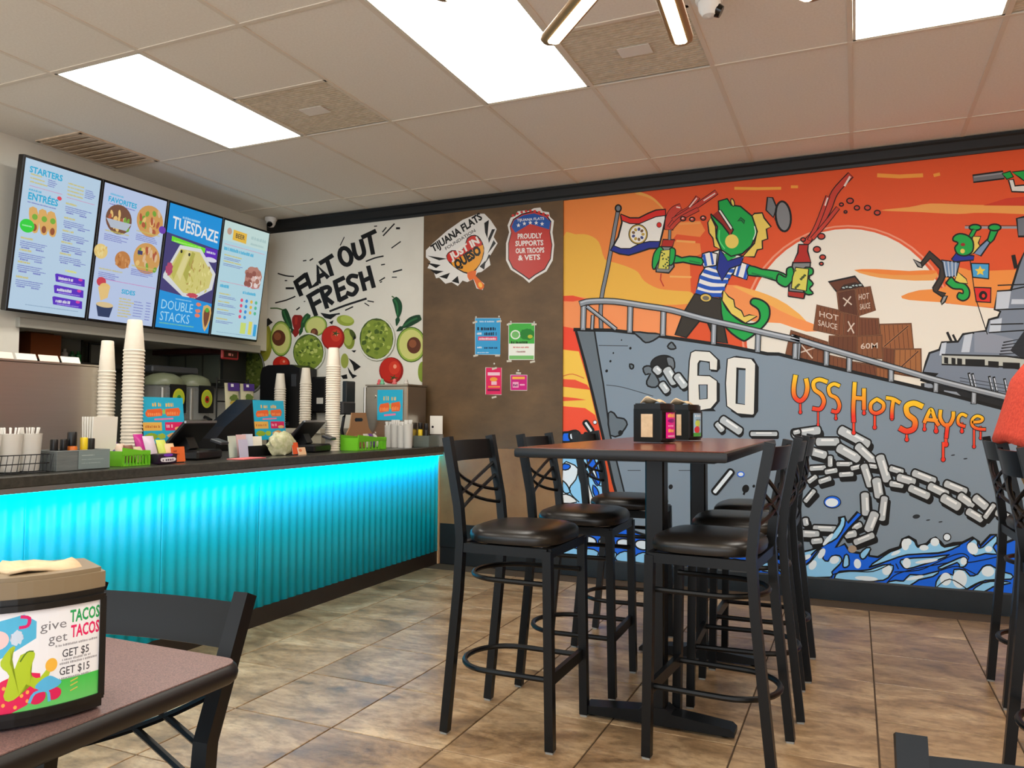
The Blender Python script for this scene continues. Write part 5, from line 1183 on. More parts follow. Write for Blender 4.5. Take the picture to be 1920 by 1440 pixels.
# inverted stacks of paper cups: every cup is a thing
cupm = mat('white_paper_cup', (234,226,210), 0.6, noise=(16, (226,216,198), 0.3, 0.7))
def cup_mesh(rr, rb, h):
    q = MB(); q.lathe([(rr+0.003,0.0),(rr+0.004,0.004),(rr+0.002,0.007),(rr,0.008),(rb,h-0.004),(rb-0.003,h),(rb-0.008,h-0.006),(0.001,h-0.006)], n=20)
    me = q.mesh('paper_cup', True); me.materials.append(cupm); return me
def cup_stack(x, y, z, n, dz, rr, rb, h, label, group, tilt=0.0):
    me = cup_mesh(rr, rb, h)
    for k in range(n):
        o = link('paper_cup', me, None, None, (x+tilt*k*dz, y, z+k*dz)); o.rotation_euler = (0,0,random.uniform(0,6)); tag(o, label, 'cup', group)
cup_stack(-3.45, 2.915, Z, 32, 0.0182, 0.050, 0.036, 0.165, 'white paper cup in the tall stack beside the left register, below the menu screens', 'cups in the tall left stack', 0.01)
cup_stack(-3.58, 2.865, Z, 26, 0.0182, 0.040, 0.030, 0.165, 'white paper cup in the narrower stack beside the steel cabinet', 'cups in the narrow left stack')
cup_stack(-3.20, 4.285, Z, 37, 0.0155, 0.046, 0.034, 0.13, 'white paper cup in the tall stack between the right register and the green crate', 'cups in the tall right stack')

# steel cabinet at the left end
t = thing('steel_cabinet', 'brushed steel cabinet with order slips along its top at the left end of the counter', 'cabinet', (-3.70, 2.33, Z))
q = MB(); q.span((-0.16,-1.2,0),(0.10,0.515,0.482), bev=0.004); q.build('body', steel, t)
q = MB(); q.span((-0.17,-1.2,0.482),(0.105,0.52,0.49)); q.build('top_sheet', steel, t)
for i in range(9):
    q = MB(); y = 0.36-i*0.115
    q.box((0,0,0), (0.004,0.10,0.035), rot=Matrix.Rotation(-0.5,3,'Y')); q.build('order_slip', mat('slip_paper', (244,222,208), 0.7) if i % 2 else paper, t, loc=(0.075, y, 0.508))
q = MB(); q.box((0.01,0.42,0.51), (0.05,0.06,0.04), bev=0.01); q.build('clip_box', dark, t)

def label_card(t, name, w, h, draw, loc, rz=0.0, tilt=0.0, thick=0.003, m=None):
    """printed card facing local +x"""
    q = MB(); q.span((-thick,-w/2,0),(0,w/2,h)); o = q.build(name, m or paper, t, loc=loc, rot=(0,tilt,rz))
    a = Art(lambda x, y: (-w/2+w*x, h*(1-y)), (0.0003,0,0), (0,1,0), (0,0,1)); draw(a); p = a.obj(name+'_print', SIGN, o)
    return o
def taco_sign(a):
    a.rect(0,0,1,1,(40,176,214)); words(a,.24,.20,.46,.09,(232,190,110)); words(a,.56,.20,.76,.09,(232,190,110))
    a.fill([(.07,.34),(.12,.27),(.45,.24),(.48,.30),(.46,.40),(.12,.43),(.08,.40)],(234,104,52)); a.fill([(.55,.25),(.88,.22),(.92,.30),(.88,.40),(.58,.41),(.54,.34)],(234,104,52)); a.ell(.51,.31,.03,.06,(150,206,80))
    words(a,.12,.40,.44,.07,(246,150,90)); words(a,.58,.38,.86,.07,(246,150,90)); a.line([(.28,.48),(.72,.46)],.035,(232,130,170))
def taco_sign2(a):
    taco_sign(a); a.rect(.0,.54,.44,.72,(236,186,90)); words(a,.05,.66,.4,.06,(200,120,60)); a.rect(.52,.54,.97,.72,(222,40,100)); words(a,.55,.66,.72,.07,(244,180,200)); a.ell(.85,.68,.1,.04,(240,190,120))
    a.ell(.18,.84,.15,.07,(150,180,50),wob=.15); a.ell(.42,.84,.1,.06,(170,196,70),wob=.15); a.ell(.72,.83,.16,.06,(226,170,110),wob=.15)
def small_sign(a):
    taco_sign(a)

# registers: stand, tilted screen, printed sign board beside
def register(loc, rz, label, group='point of sale terminals'):
    t = thing('register_terminal', label, 'register', loc, rz, group)
    q = MB(); q.span((-0.11,-0.12,0),(0.11,0.12,0.05), bev=0.01); q.build('base', dark, t)
    q = MB(); q.tube([(-0.02,0,0.04),(-0.05,0,0.10)], 0.04, square=True); q.build('neck', dark, t)
    R = Matrix.Rotation(0.75, 3, 'Y')
    q = MB(); q.box((0,0,0), (0.022,0.29,0.20), rot=R, bev=0.006); s = q.build('screen_housing', dark, t, loc=(-0.02,0,0.125))
    q = MB(); q.box((-0.013,0,0), (0.003,0.26,0.17), rot=Matrix.Identity(3)); o = q.build('screen_back', grey, s); o.rotation_euler = (0,0.75,0)
    q = MB(); q.box((0,0,0), (0.012,0.292,0.012), rot=Matrix.Identity(3)); q.build('rim', mat('silver_rim', (160,162,166), 0.3, 0.8), s, loc=(0.07,0,0.073))
    q = MB(); q.box((0.10,0.10,0.09), (0.07,0.08,0.018), rot=Matrix.Rotation(0.3,3,'Y'), bev=0.004); q.build('card_reader', grey, t)
register((-3.24, 3.12, Z), 0.25, 'black register terminal with tilted screen beside the orange card')
register((-3.24, 4.08, Z), 0.20, 'black register terminal with tilted screen beside the tallest right cup stack')
for y, w, lab, gl in ((3.09, 0.275, 'blue printed taco sign board behind the left register', -0.15), (3.92, 0.285, 'blue printed taco sign board behind the right register', 0.25)):
    t = thing('promo_sign', lab, 'sign', (-3.40, y, Z), 0, 'blue promotional sign boards')
    q = MB(); q.span((-0.05,-w/2,0),(-0.01,w/2,0.03)); q.build('foot', dark, t)
    q = MB(); q.span((-0.02,-0.02,0.03),(-0.01,0.02,0.1)); q.build('stem', dark, t)
    label_card(t, 'board', w, 0.25, taco_sign2, (0,0,0.08), 0, -0.12, 0.006, dark)

# cutlery basket, seasoning caddy and other small items
wire = mat('black_wire', (20,20,20), 0.4, 0.4)
t = thing('wire_basket', 'black wire basket at the left end of the counter', 'basket', (-3.06, 1.99, Z))
q = MB()
for z in (0.004, 0.04, 0.075): q.tube([(x, y, z) for x, y in rrect(0.075, 0.155, 0.02, 3)], 0.0022, n=5, closed=True)
for k in range(14):
    y = -0.15+k*0.0231
    for s in (-1, 1): q.tube([(s*0.075,y,0.004),(s*0.075,y+0.011,0.075)], 0.0016, n=4)
for k in range(7):
    x = -0.07+k*0.0233; q.tube([(x,-0.155,0.075),(x,-0.155,0.004),(x,0.155,0.004),(x,0.155,0.075)], 0.0016, n=4)
q.build('wires', wire, t)['kind'] = 'stuff'
sleeve = mat('frosted_plastic_cup', (236,234,228), 0.3, alpha=0.62)
cutl = mat('clear_white_cutlery', (238,236,230), 0.3)
def cutlery_cup(loc, label, r=0.042, h=0.15, n=12, grp=None):
    t = thing('cutlery_cup', label, 'cup', loc, 0, grp)
    q = MB(); q.lathe([(r*.8,0),(r*.82,0.004),(r,h*.95),(r*1.03,h*.96),(r*.97,h*.95),(r*.78,0.006)], n=20); q.build('cup', sleeve, t, True)
    for k in range(n):
        a = 6.283*k/n+random.uniform(-.2,.2); q = MB(); x, y = math.cos(a)*r*.5, math.sin(a)*r*.5
        q.tube([(x,y,0.01),(x*1.25,y*1.25,h*.9),(x*1.5,y*1.5,h*1.12)], [0.003,0.003,0.006], n=5, r2=[0.002,0.002,0.002]); q.build('fork', cutl, t)
for y, r, lab in ((1.93,0.050,'frosted cup of plastic cutlery at the very left of the wire basket'),(2.02,0.046,'frosted cup of plastic cutlery in the middle of the wire basket'),(2.10,0.046,'frosted cup of plastic cutlery at the counter-side end of the wire basket')):
    cutlery_cup((-3.06, y, Z+0.008), lab, r, 0.155, 12, 'cutlery cups in the wire basket')
t = thing('seasoning_caddy', 'grey wooden seasoning caddy on the counter edge', 'caddy', (-3.07, 2.30, Z))
slate = mat('weathered_grey_wood', (112,118,116), 0.7, noise=(9, (92,98,98), 0.3, 0.7, (1,1,8)))
for nm, a, b_ in (('front_board',(0.062,-0.125,0),(0.074,0.125,0.085)),('back_board',(-0.074,-0.125,0),(-0.062,0.125,0.085)),('end_board',(-0.062,-0.125,0),(0.062,-0.113,0.085)),('end_board',(-0.062,0.113,0),(0.062,0.125,0.085)),('bottom',(-0.062,-0.113,0),(0.062,0.113,0.01))):
    q = MB(); q.span(a, b_, bev=0.002); q.build(nm, slate, t)
label_card(t, 'chalk_card', 0.15, 0.078, lambda a: (a.rect(0,0,1,1,(122,136,136)), words(a,.1,.28,.5,.05,(180,190,188)), words(a,.1,.5,.8,.04,(160,172,170)), words(a,.1,.7,.7,.04,(160,172,170))), (0.0775,0.045,0.004), 0, 0, 0.002, slate)
def jar(loc, label, body, capc, r=0.018, h=0.10, caph=0.045):
    t = thing('seasoning_bottle', label, 'bottle', loc, 0, 'seasoning bottles in the grey caddy')
    q = MB(); q.lathe([(r*.9,0),(r,0.004),(r,h-caph-0.006),(r*.8,h-caph)], n=14); q.build('body', body, t, True)
    q = MB(); q.lathe([(r*.86,h-caph),(r*.9,h-caph+0.003),(r*.9,h-0.004),(r*.8,h)], n=14); q.build('cap', capc, t, True)
orange = mat('orange_sauce', (214,110,30), 0.3); yellow = mat('yellow_bottle', (236,206,40), 0.35); amber = mat('amber_sauce', (150,74,26), 0.25)
for y, lab, bd, cp, r, h, ch in ((2.205,'amber sauce bottle with a dark cap at the left end of the seasoning caddy',amber,dark,.017,.12,.05),(2.255,'slim black-capped bottle left of the tallest seasoning bottle',dark,dark,.016,.12,.05),(2.295,'tallest seasoning bottle, orange with a large black cap',orange,dark,.021,.15,.06),(2.345,'yellow capped seasoning bottle',yellow,yellow,.017,.125,.05),(2.395,'slim black seasoning bottle at the right end of the caddy',amber,dark,.016,.12,.075)):
    jar((-3.07+random.uniform(-.01,.02), y, Z+0.0105), lab, bd, cp, r, h, ch)
t = thing('napkin_bin', 'white paper bags standing in a holder behind the seasoning caddy', 'paper bags', (-3.16, 2.50, Z))
q = MB(); q.span((-0.04,-0.062,0),(0.04,0.062,0.03)); q.build('holder', steel, t)
for k in range(7):
    q = MB(); q.box((0,0,0), (0.006,0.125,0.20), rot=Matrix.Rotation(0.05*(k-3)/3,3,'Y')); q.build('paper_bag', paper, t, loc=(-0.03+k*0.01, 0.004*(k % 3), 0.125))
def crate_bin(loc, rz, label, w, d, h, m):
    t = thing('slatted_bin', label, 'bin', loc, rz, 'lime green bins')
    q = MB(); q.span((-d/2,-w/2,0),(d/2,w/2,0.005)); q.build('bottom', m, t)
    for s in (-1, 1):
        q = MB(); q.prism([(-w/2,h*.55),(w/2,h*.55),(w/2,h*.72),(-w/2,h)], s*d/2-0.003, s*d/2+0.003, axis='x')
        for k in range(9): y = -w/2+0.006+k*(w-0.012)/8; q.span((s*d/2-0.003,y-0.003,0),(s*d/2+0.003,y+0.003,h*.6))
        q.build('side', m, t)
        q = MB(); q.span((-d/2,s*w/2-0.003,0),(d/2,s*w/2+0.003,h*.8)); q.build('end', m, t)
    return t
crate_bin((-3.10, 2.60, Z), 0, 'lime green bin with packets beside the snack pack, left part of the counter', 0.15, 0.12, 0.085, lime)
crate_bin((-3.11, 4.52, Z), 0, 'lime green slatted bin at the foot of the tall right cup stack', 0.34, 0.14, 0.105, lime)
random.seed(11)
PK = [('snack_packet', (236,226,214)), ('snack_packet', (96,50,140)), ('snack_packet', (120,74,52)), ('snack_packet', (222,214,200)), ('snack_packet', (206,90,60))]
def pouch(loc, rz, w, h, col, label, group, tilt=0.3):
    n = 6; q = MB(); F = []; B = []
    for i in range(n+1):
        u = i/n*2-1; F.append([]); B.append([])
        for j in range(n+1):
            v = j/n*2-1; th = 0.018*max(0,(1-u*u))**.5*max(0,(1-v*v))**.5+0.0008
            F[-1].append(q.bm.verts.new((th,u*w/2,(v+1)*h/2))); B[-1].append(q.bm.verts.new((-th,u*w/2,(v+1)*h/2)))
    for i in range(n):
        for j in range(n):
            q.bm.faces.new((F[i][j],F[i+1][j],F[i+1][j+1],F[i][j+1])); q.bm.faces.new((B[i][j],B[i][j+1],B[i+1][j+1],B[i+1][j]))
    for k in range(n):
        q.bm.faces.new((F[k][0],B[k][0],B[k+1][0],F[k+1][0])); q.bm.faces.new((F[k][n],F[k+1][n],B[k+1][n],B[k][n]))
        q.bm.faces.new((F[0][k],F[0][k+1],B[0][k+1],B[0][k])); q.bm.faces.new((F[n][k],B[n][k],B[n][k+1],F[n][k+1]))
    o = q.build('snack_packet', mat('packet_%d_%d_%d' % col, col, 0.35), None, True, loc, (0,-tilt,rz)); return tag(o, label, 'packet', group)
for k, (dy, col, nm) in enumerate(((-.05,(96,60,140),'purple'),(-.02,(214,190,170),'cream'),(.015,(120,80,60),'brown'),(.05,(196,180,150),'tan'))):
    pouch((-3.10+(-.03+.02*k), 2.60+dy, Z+0.012), 0.2*k-.3, 0.055, 0.10-.008*k, col, nm+' snack packet standing in the left lime green bin', 'packets in the left green bin')
for k, (dy, col, nm) in enumerate(((.0,(206,200,190),'cream'),(.06,(110,66,150),'purple'),(.11,(220,214,206),'white'))):
    pouch((-3.11, 4.58+dy, Z+0.012), 0.2*k, 0.06, 0.10, col, nm+' packet in the right lime green bin', 'packets in the right green bin')
t = thing('snack_pack', 'dark snack pack with a purple and white label lying at the counter edge', 'snack pack', (-3.03, 2.745, Z), 0.0)
q = MB(); q.box((0,0,0.026), (0.06,0.115,0.05), bev=0.012, seg=2); q.build('pack', mat('dark_purple_wrap', (38,22,44), 0.3), t, True)
a = Art(lambda x, y: (-.055+.11*x, .05*(1-y)), (0.0305,0,0.001), (0,1,0), (0,0,1)); a.fill([(.1,.45),(.3,.38),(.85,.40),(.9,.7),(.6,.8),(.15,.75)], (226,222,226), 2); a.ell(.5,.15,.25,.14,(120,60,180)); words(a,.2,.70,.8,.2,(90,80,96)); a.obj('print', SIGN, t)
for y, col, lab, w, h in ((2.83,(226,186,140),'peach coloured leaflet leaning behind the snack pack',.07,.10),(2.80,(196,206,90),'yellow green packet behind the snack pack',.06,.12),(2.75,(206,190,206),'lilac and white packet behind the snack pack',.07,.14),(2.71,(180,30,130),'magenta packet behind the snack pack',.06,.15)):
    pouch((-3.06-(2.83-y)*.4, y, Z), 0.1, w, h, col, lab, 'packets by the left register', 0.35)
t = thing('orange_card', 'small orange card standing in front of the left register', 'card', (-3.05, 2.855, Z))
label_card(t, 'card', 0.085, 0.075, lambda a: (a.rect(0,0,1,1,(226,108,52)), words(a,.2,.35,.45,.14,(120,40,24)), words(a,.4,.55,.6,.12,(120,40,24))), (0,0,0.004), 0, -0.15, 0.003)
q = MB(); q.span((-0.03,-0.035,0),(0.0,0.035,0.006)); q.build('foot', dark, t)
t = tag(MB().box((0,0,0.0025), (0.10,0.20,0.004)).build('pink_leaflet', mat('pink_paper', (226,120,120), 0.6), None, False, (-3.0, 3.27, Z), (0,0,.1)), 'pink leaflet lying flat on the counter by the left register', 'leaflet')
# papers, tray and bag between the registers
for k, (y, x, h, col, lab) in enumerate(((3.34,-3.16,.12,(206,216,200),'pale green paper slip leaning between the registers'),(3.38,-3.12,.10,(196,196,220),'lilac paper slip leaning between the registers'),(3.43,-3.18,.125,(226,190,190),'pink paper slip leaning between the registers'),(3.50,-3.2,.115,(214,220,236),'pale blue card standing in the black tray'),(3.57,-3.2,.10,(236,230,214),'cream card standing in the black tray'))):
    q = MB(); q.box((0,0,h/2), (0.004,0.075,h)); tag(q.build('paper_slip', mat('slip_%d' % k, col, 0.7), None, False, (x, y, Z+(0.011 if k > 2 else 0)), (0,-0.12,0.2-.1*k)), lab, 'paper', 'paper slips between the registers')
t = thing('card_tray', 'black mesh tray holding cards between the two registers', 'tray', (-3.2, 3.53, Z))
for a, b_ in (((-0.06,-0.11,0),(0.06,0.11,0.008)),((-0.06,-0.11,0.008),(-0.054,0.11,0.06)),((0.054,-0.11,0.008),(0.06,0.11,0.06)),((-0.054,-0.11,0.008),(0.054,-0.104,0.06)),((-0.054,0.104,0.008),(0.054,0.11,0.06))): q = MB(); q.span(a, b_); q.build('tray_panel', wire, t)
t = thing('clear_bag', 'crumpled clear bag of greens with an orange tag in front of the right register', 'bag', (-3.10, 3.665, Z))
q = MB(); bmesh.ops.create_icosphere(q.bm, subdivisions=3, radius=1)
for v in q.bm.verts:
    k = 1+0.16*math.sin(7*v.co.x+3*v.co.z)*math.sin(6*v.co.y+5*v.co.z)+random.uniform(-.05,.05); v.co = Vector((v.co.x*.055*k, v.co.y*.10*k, max(0, .062+v.co.z*.075*k)))
q.build('bag', mat('sage_cellophane', (168,172,128), 0.25, noise=(30, (206,204,172), 0.35, 0.65)), t, True)
label_card(t, 'tag', 0.055, 0.07, lambda a: a.rect(0,0,1,1,(224,92,50)), (0.062,0.055,0.005), 0, -0.2, 0.003)
label_card(t, 'leaflet', 0.07, 0.045, lambda a: (a.rect(0,0,1,1,(230,190,150)), a.ell(.3,.4,.2,.2,(214,120,80))), (0.075,0.10,0.0), 0, -0.3, 0.003)
# far end: cardboard carrier, stainless dispenser with sign, clear cups, caddy
t = thing('cup_carrier', 'brown cardboard drink carrier with a handle hole beside the steel dispenser', 'carrier', (-3.38, 4.86, Z))
q = MB(); q.prism([(-0.16,0.0),(0.16,0.0),(0.17,0.09),(0.11,0.14),(0.07,0.255),(-0.11,0.255),(-0.13,0.15),(-0.17,0.10)], -0.004, 0.004, axis='x'); q.build('handle_panel', kraft, t)
q = MB(); q.prism([(-0.065,0.19),(0.015,0.19),(0.027,0.203),(0.015,0.216),(-0.065,0.216),(-0.077,0.203)], 0.0045, 0.006, axis='x'); q.build('handle_hole', dark, t)
for s in (-1, 1): q = MB(); q.box((s*0.05,0,0.045), (0.006,0.28,0.09), rot=Matrix.Rotation(s*.15,3,'Y')); q.build('side_panel', kraft, t)
q = MB(); q.span((-0.06,-0.14,0),(0.06,0.14,0.006)); q.build('bottom', kraft, t)
t = thing('sauce_dispenser', 'stainless dispenser box with a blue sign at the far end of the counter', 'dispenser', (-3.24, 5.16, Z), 0.0)
q = MB(); q.span((-0.20,-0.14,0),(0.17,0.14,0.46), bev=0.006); q.build('body', steel, t)
q = MB(); q.span((-0.205,-0.145,0.46),(0.175,0.145,0.472)); q.build('lid', steel, t)
q = MB(); q.tube([(-0.215,-0.13,0.03),(-0.215,-0.13,0.45)], 0.012); q.build('side_rail', steel, t)
for z in (0.1, 0.38):
    q = MB(); q.lathe([(0.012,-0.005),(0.012,0.005)], n=12); q.build('bolt', steel, t, loc=(-0.12,-0.144,z), rot=(math.pi/2,0,0))
# the sign faces the room (-y)
q = MB(); q.span((-0.09,-0.149,0.20),(0.135,-0.1455,0.43)); sg = q.build('sign', paper, t)
a = Art(lambda x, y: (-.09+.225*x, .20+.23*(1-(y if y >= 1 else min(1, y*1.75)))), (0,-0.1495,0), (1,0,0), (0,0,1))
taco_sign(a)
for i, v in enumerate(a.V): a.V[i] = Vector((v.x, v.y, .20+(v.z-.20)*1.0))
o = a.obj('sign_print', SIGN, sg)
for x, col, lab in ((-3.40,(214,90,96),'small red toy figure on the steel dispenser'),(-3.33,(120,190,150),'small green toy figure on the steel dispenser'),(-3.22,(222,110,110),'small coral toy figure on top of the steel dispenser'),(-3.14,(206,200,190),'small white toy figure on top of the steel dispenser')):
    q = MB(); q.lathe([(0.016,0),(0.02,0.01),(0.012,0.022),(0.014,0.03),(0.008,0.042),(0.001,0.046)], n=12); tag(q.build('toy_figure', mat('toy_%d' % col[0], col, .5), None, True, (x, 5.06+random.uniform(0,.1), Z+0.473)), lab, 'toy', 'toy figures on the dispenser')
for k in range(4):
    cutlery_cup((-3.17+0.062*k, 4.93-0.012*k, Z), ['clear cup of cutlery closest to the green bin in front of the steel dispenser','second clear cup of cutlery in front of the steel dispenser','third clear cup of cutlery in front of the steel dispenser','clear cup of cutlery nearest the yellow bottle'][k], 0.036, 0.17+0.012*(k % 2), 8, 'clear cutlery cups by the dispenser')
t = thing('condiment_bin', 'clear grey condiment bin at the far end of the counter', 'bin', (-3.01, 5.20, Z))
for a, b_ in (((-0.07,-0.08,0),(0.07,0.08,0.006)),((-0.07,-0.08,0.006),(-0.066,0.08,0.085)),((0.066,-0.08,0.006),(0.07,0.08,0.085)),((-0.066,-0.08,0.006),(0.066,-0.076,0.085)),((-0.066,0.076,0.006),(0.066,0.08,0.085))): q = MB(); q.span(a, b_); q.build('bin_wall', mat('grey_clear_plastic', (120,130,124), 0.2, alpha=.75), t)
jar((-3.045,5.17,Z+0.007), 'yellow mustard bottle with a dark cap in the condiment bin', yellow, dark, .018, .175, .05)
jar((-3.005,5.19,Z+0.007), 'dark sauce bottle beside the yellow mustard bottle', dark, dark, .017, .17, .05)
t = thing('white_note', 'white note card with a black dot standing at the far end of the counter', 'card', (-2.955, 5.26, Z))
q = MB(); q.span((-0.05,0,0),(0.05,0.02,0.09)); q.build('stand', clear, t)
q = MB(); q.span((-0.055,-0.004,0.095),(0.055,-0.001,0.235)); q.build('card', paper, t)
q = MB(); q.lathe([(0.009,-0.001),(0.009,0.001)], n=16); q.build('dot', dark, t, loc=(-0.03,-0.0055,0.15), rot=(math.pi/2,0,0))
t = thing('tablet_stand', 'dark tablet on a bent stand behind the cardboard carrier', 'tablet', (-3.60, 4.98, Z))
q = MB(); q.lathe([(0.07,0),(0.07,0.01),(0.02,0.016)], n=18); q.build('foot', dark, t, True)
q = MB(); q.tube([(0,0,0.01),(-0.01,-0.03,0.12),(0.0,-0.02,0.22),(0,0.02,0.27)], 0.012); q.build('arm', dark, t, True)
q = MB(); q.span((-0.02,-0.02,0.31),(0.02,0.10,0.50), bev=0.006); q.build('tablet', mat('navy_plastic', (36,46,52), .35), t)
q = MB(); q.span((-0.01,-0.09,0.24),(0.04,0.08,0.34), bev=0.01); q.build('scanner', grey, t)

# ---------------------------------------------------------------- back of the service area
bc = thing('rear_counter', 'grey rear counter along the kitchen wall carrying the juice dispenser', 'counter', (-5.0, 4.2, 0))
q = MB(); q.span((-0.60,-1.02,0),(0.52,1.14,0.86)); q.build('cabinet_body', mat('grey_cabinet_laminate', (120,118,112), 0.5), bc)
q = MB(); q.span((-0.60,-1.03,0.861),(0.55,1.15,0.90)); q.build('counter_top', ctop, bc)
sc = thing('side_counter', 'cream side counter under the food graphic carrying the cup stacks and brewer', 'counter', (-4.10, 5.12, 0))
q = MB(); q.span((-0.33,-0.20,0),(0.32,0.225,1.0)); q.build('cabinet_body', mat('cream_laminate', (176,168,146), 0.5), sc)
q = MB(); q.span((-0.335,-0.22,1.001),(0.325,0.228,1.035)); q.build('counter_top', mat('cream_top', (196,188,168), .4), sc)
cup_stack(-4.0, 5.0, 1.036, 19, 0.0195, 0.044, 0.031, 0.13, 'cream paper cup in the middle stack in front of the black brewer', 'cups in the brewer stack')
cup_stack(-4.28, 5.03, 1.036, 17, 0.0195, 0.044, 0.031, 0.13, 'cream paper cup in the left stack in front of the black brewer', 'cups in the left brewer stack')
t = thing('coffee_brewer', 'black rounded coffee brewer against the food graphic', 'brewer', (-4.36, 5.22, 1.036))
q = MB(); q.prism([(-0.21,0),(0.2,0),(0.2,0.49),(0.12,0.52),(-0.13,0.52),(-0.19,0.50),(-0.21,0.44)], -0.10, 0.12, axis='y'); q.build('housing', dark, t)
q = MB(); q.span((-0.12,-0.13,0.02),(0.1,-0.10,0.05)); q.build('drip_tray', grey, t)
q = MB(); q.tube([(0.0,-0.125,0.33),(0.0,-0.125,0.22)], 0.02, n=12); q.build('spout', grey, t, True)
q = MB(); q.span((0.12,-0.106,0.34),(0.17,-0.10,0.44)); q.build('panel', grey, t)
t = thing('towel_dispenser', 'black wall dispenser with a white label next to the brewer', 'dispenser', (-4.08, WALL_Y-0.002, 1.16))
q = MB(); q.span((-0.08,-0.10,0),(0.08,-0.001,0.30), bev=0.015); q.build('housing', dark, t)
q = MB(); q.span((-0.01,-0.103,0.075),(0.055,-0.1005,0.125)); q.build('label_plate', paper, t)
# juice dispenser with two clear bowls and domed lid
t = thing('juice_dispenser', 'twin bowl juice dispenser with domed lids and yellow round labels', 'dispenser', (-4.68, 4.36, 0.901))
q = MB(); q.span((-0.19,-0.29,0),(0.15,0.27,0.20), bev=0.01); q.build('base', steel, t)
for y, ic in ((-0.14,(60,150,60)), (0.13,(190,50,40))):
    q = MB(); q.lathe([(0.125,0.20),(0.13,0.21),(0.13,0.45),(0.125,0.455)], (0,y,0), n=24); bw = q.build('bowl', clear, t, True)
    q = MB(); q.lathe([(0.138,0.455),(0.14,0.475),(0.12,0.515),(0.07,0.54),(0.01,0.548)], (0,y,0), n=24); q.build('lid', mat('sage_plastic', (112,118,94), 0.3), t, True)
    q = MB(); q.tube([(0,y,0.20),(0,y,0.44)], 0.02, n=10); q.build('paddle_shaft', steel, t, True)
    q = MB(); q.span((0.13,y-0.055,0.25),(0.142,y+0.085,0.46)); lb = q.build('label_plate', dark, t)
    a = Art(lambda p, r: (p, r), (0.1425,0,0), (0,1,0), (0,0,1)); a.ell(y+.015,.36,.055,.07,(206,206,50)); a.ell(y+.015,.36,.045,.058,(180,200,60)); a.ell(y+.018,.355,.022,.028,ic); a.ell(y+.018,.355,.01,.013,(20,50,20)); a.obj('label_print', SIGN, lb)
    q = MB(); q.tube([(0.14,y,0.22),(0.20,y,0.20),(0.205,y,0.15)], 0.015, n=8); q.build('tap', dark, t, True)
q = MB(); q.span((-0.1,-0.24,0.548),(0.0,0.2,0.60), bev=0.01); q.build('motor_cover', grey, t)
# chip bags on a rack
t = thing('snack_rack', 'dark wire rack of chip bags behind the registers', 'rack', (-4.33, 4.62, 0.901))
q = MB(); q.span((-0.08,-0.17,0),(0.08,0.17,0.02))
for y in (-0.165, 0.165): q.tube([(-0.06,y,0.0),(-0.06,y,0.52)], 0.006)
for z in (0.18, 0.34, 0.5): q.tube([(-0.06,-0.165,z),(-0.06,0.165,z)], 0.005)
q.build('frame', wire, t)
def chip(loc, w, h, label):
    o = pouch(loc, 0.05, w, h, (196,192,160), label, 'chip bags on the rack', 0.08)
    a = Art(lambda x, y: (-w/2+w*x, h*(1-y)), (0.0205,0,0), (0,1,0), (0,0,1)); a.rect(.08,.0,.92,.24,(70,40,130)); a.rect(.3,.03,.5,.12,(236,236,240)); a.ell(.5,.48,.3,.13,(96,120,50),wob=.2); a.ell(.5,.62,.32,.09,(196,170,70),wob=.2); a.ell(.45,.75,.3,.08,(160,110,80),wob=.2); a.rect(.08,.9,.92,1.0,(200,30,90))
    p = a.obj('print', SIGN, o)
chip((-4.30, 4.53, 1.13), 0.15, 0.25, 'chip bag with a purple top at the left of the rack')
chip((-4.30, 4.69, 1.15), 0.15, 0.23, 'chip bag with a purple top at the right of the rack')
chip((-4.28, 4.50, 0.925), 0.15, 0.20, 'chip bag with a red base on the bottom of the rack')
t = thing('display_monitor', 'dark rounded backrest shape of an upholstered chair behind the counter', 'monitor', (-3.95, 4.16, 0))
t['label'] = 'black equipment hood standing behind the counter between the registers'; t['category'] = 'hood'
q = MB(); q.prism([(-0.20,0),(0.22,0),(0.22,1.24),(0.16,1.25),(0.02,1.15),(-0.12,1.06),(-0.20,0.98)], -0.12, 0.05, axis='x'); q.build('housing', dark, t)
t.name = 'equipment_hood'
# shelf, sign and things in the recess under the bulkhead
sh = thing('wall_shelf', 'dark shelf unit with grey doors in the recess under the menu screens', 'shelf unit', (-5.25, 5.10, 1.38))
q = MB(); q.span((-0.30,-0.03,0),(0.32,0.24,0.31)); q.build('carcass', mat('dark_shelf', (40,42,40), .5), sh)
for k in range(3): q = MB(); q.span((-0.29+k*0.2,-0.045,0.03),(-0.11+k*0.2,-0.031,0.28)); q.build('door', mat('grey_green_door', (92,98,86), .4), sh)
q = MB(); q.span((-0.32,-0.2,0.272),(0.34,0.0,0.312)); q.build('red_valance', mat('dark_red_panel', (72,30,28), .5), sh)
t = thing('red_sign', 'small red sign hanging under the last menu screen', 'sign', (-4.78, 4.985, 1.60))
q = MB(); q.span((-0.012,-0.098,0),(0.012,0.098,0.085), bev=0.01); q.build('housing', mat('red_plastic', (196,50,56), .35), t)
a = Art(lambda x, y: (-.085+.17*x, .01+.065*(1-y)), (0.0125,0,0), (0,1,0), (0,0,1)); a.rect(0.05,.08,.95,.92,(60,8,10)); words(a,.34,.68,.68,.36,(240,150,140)); a.obj('face', SIGN, t)
q = MB(); q.tube([(0,0,0.085),(0,0,0.10)], 0.004); q.build('hanger', dark, t)
q = MB(); q.span((-0.10,-0.11,0),(0.10,0.11,0.17)); tag(q.build('cardboard_box', mat('rust_cardboard', (142,76,34), .8), None, False, (-5.2, 3.60, 1.52)), 'rust brown box on the shelf at the left of the recess', 'box')
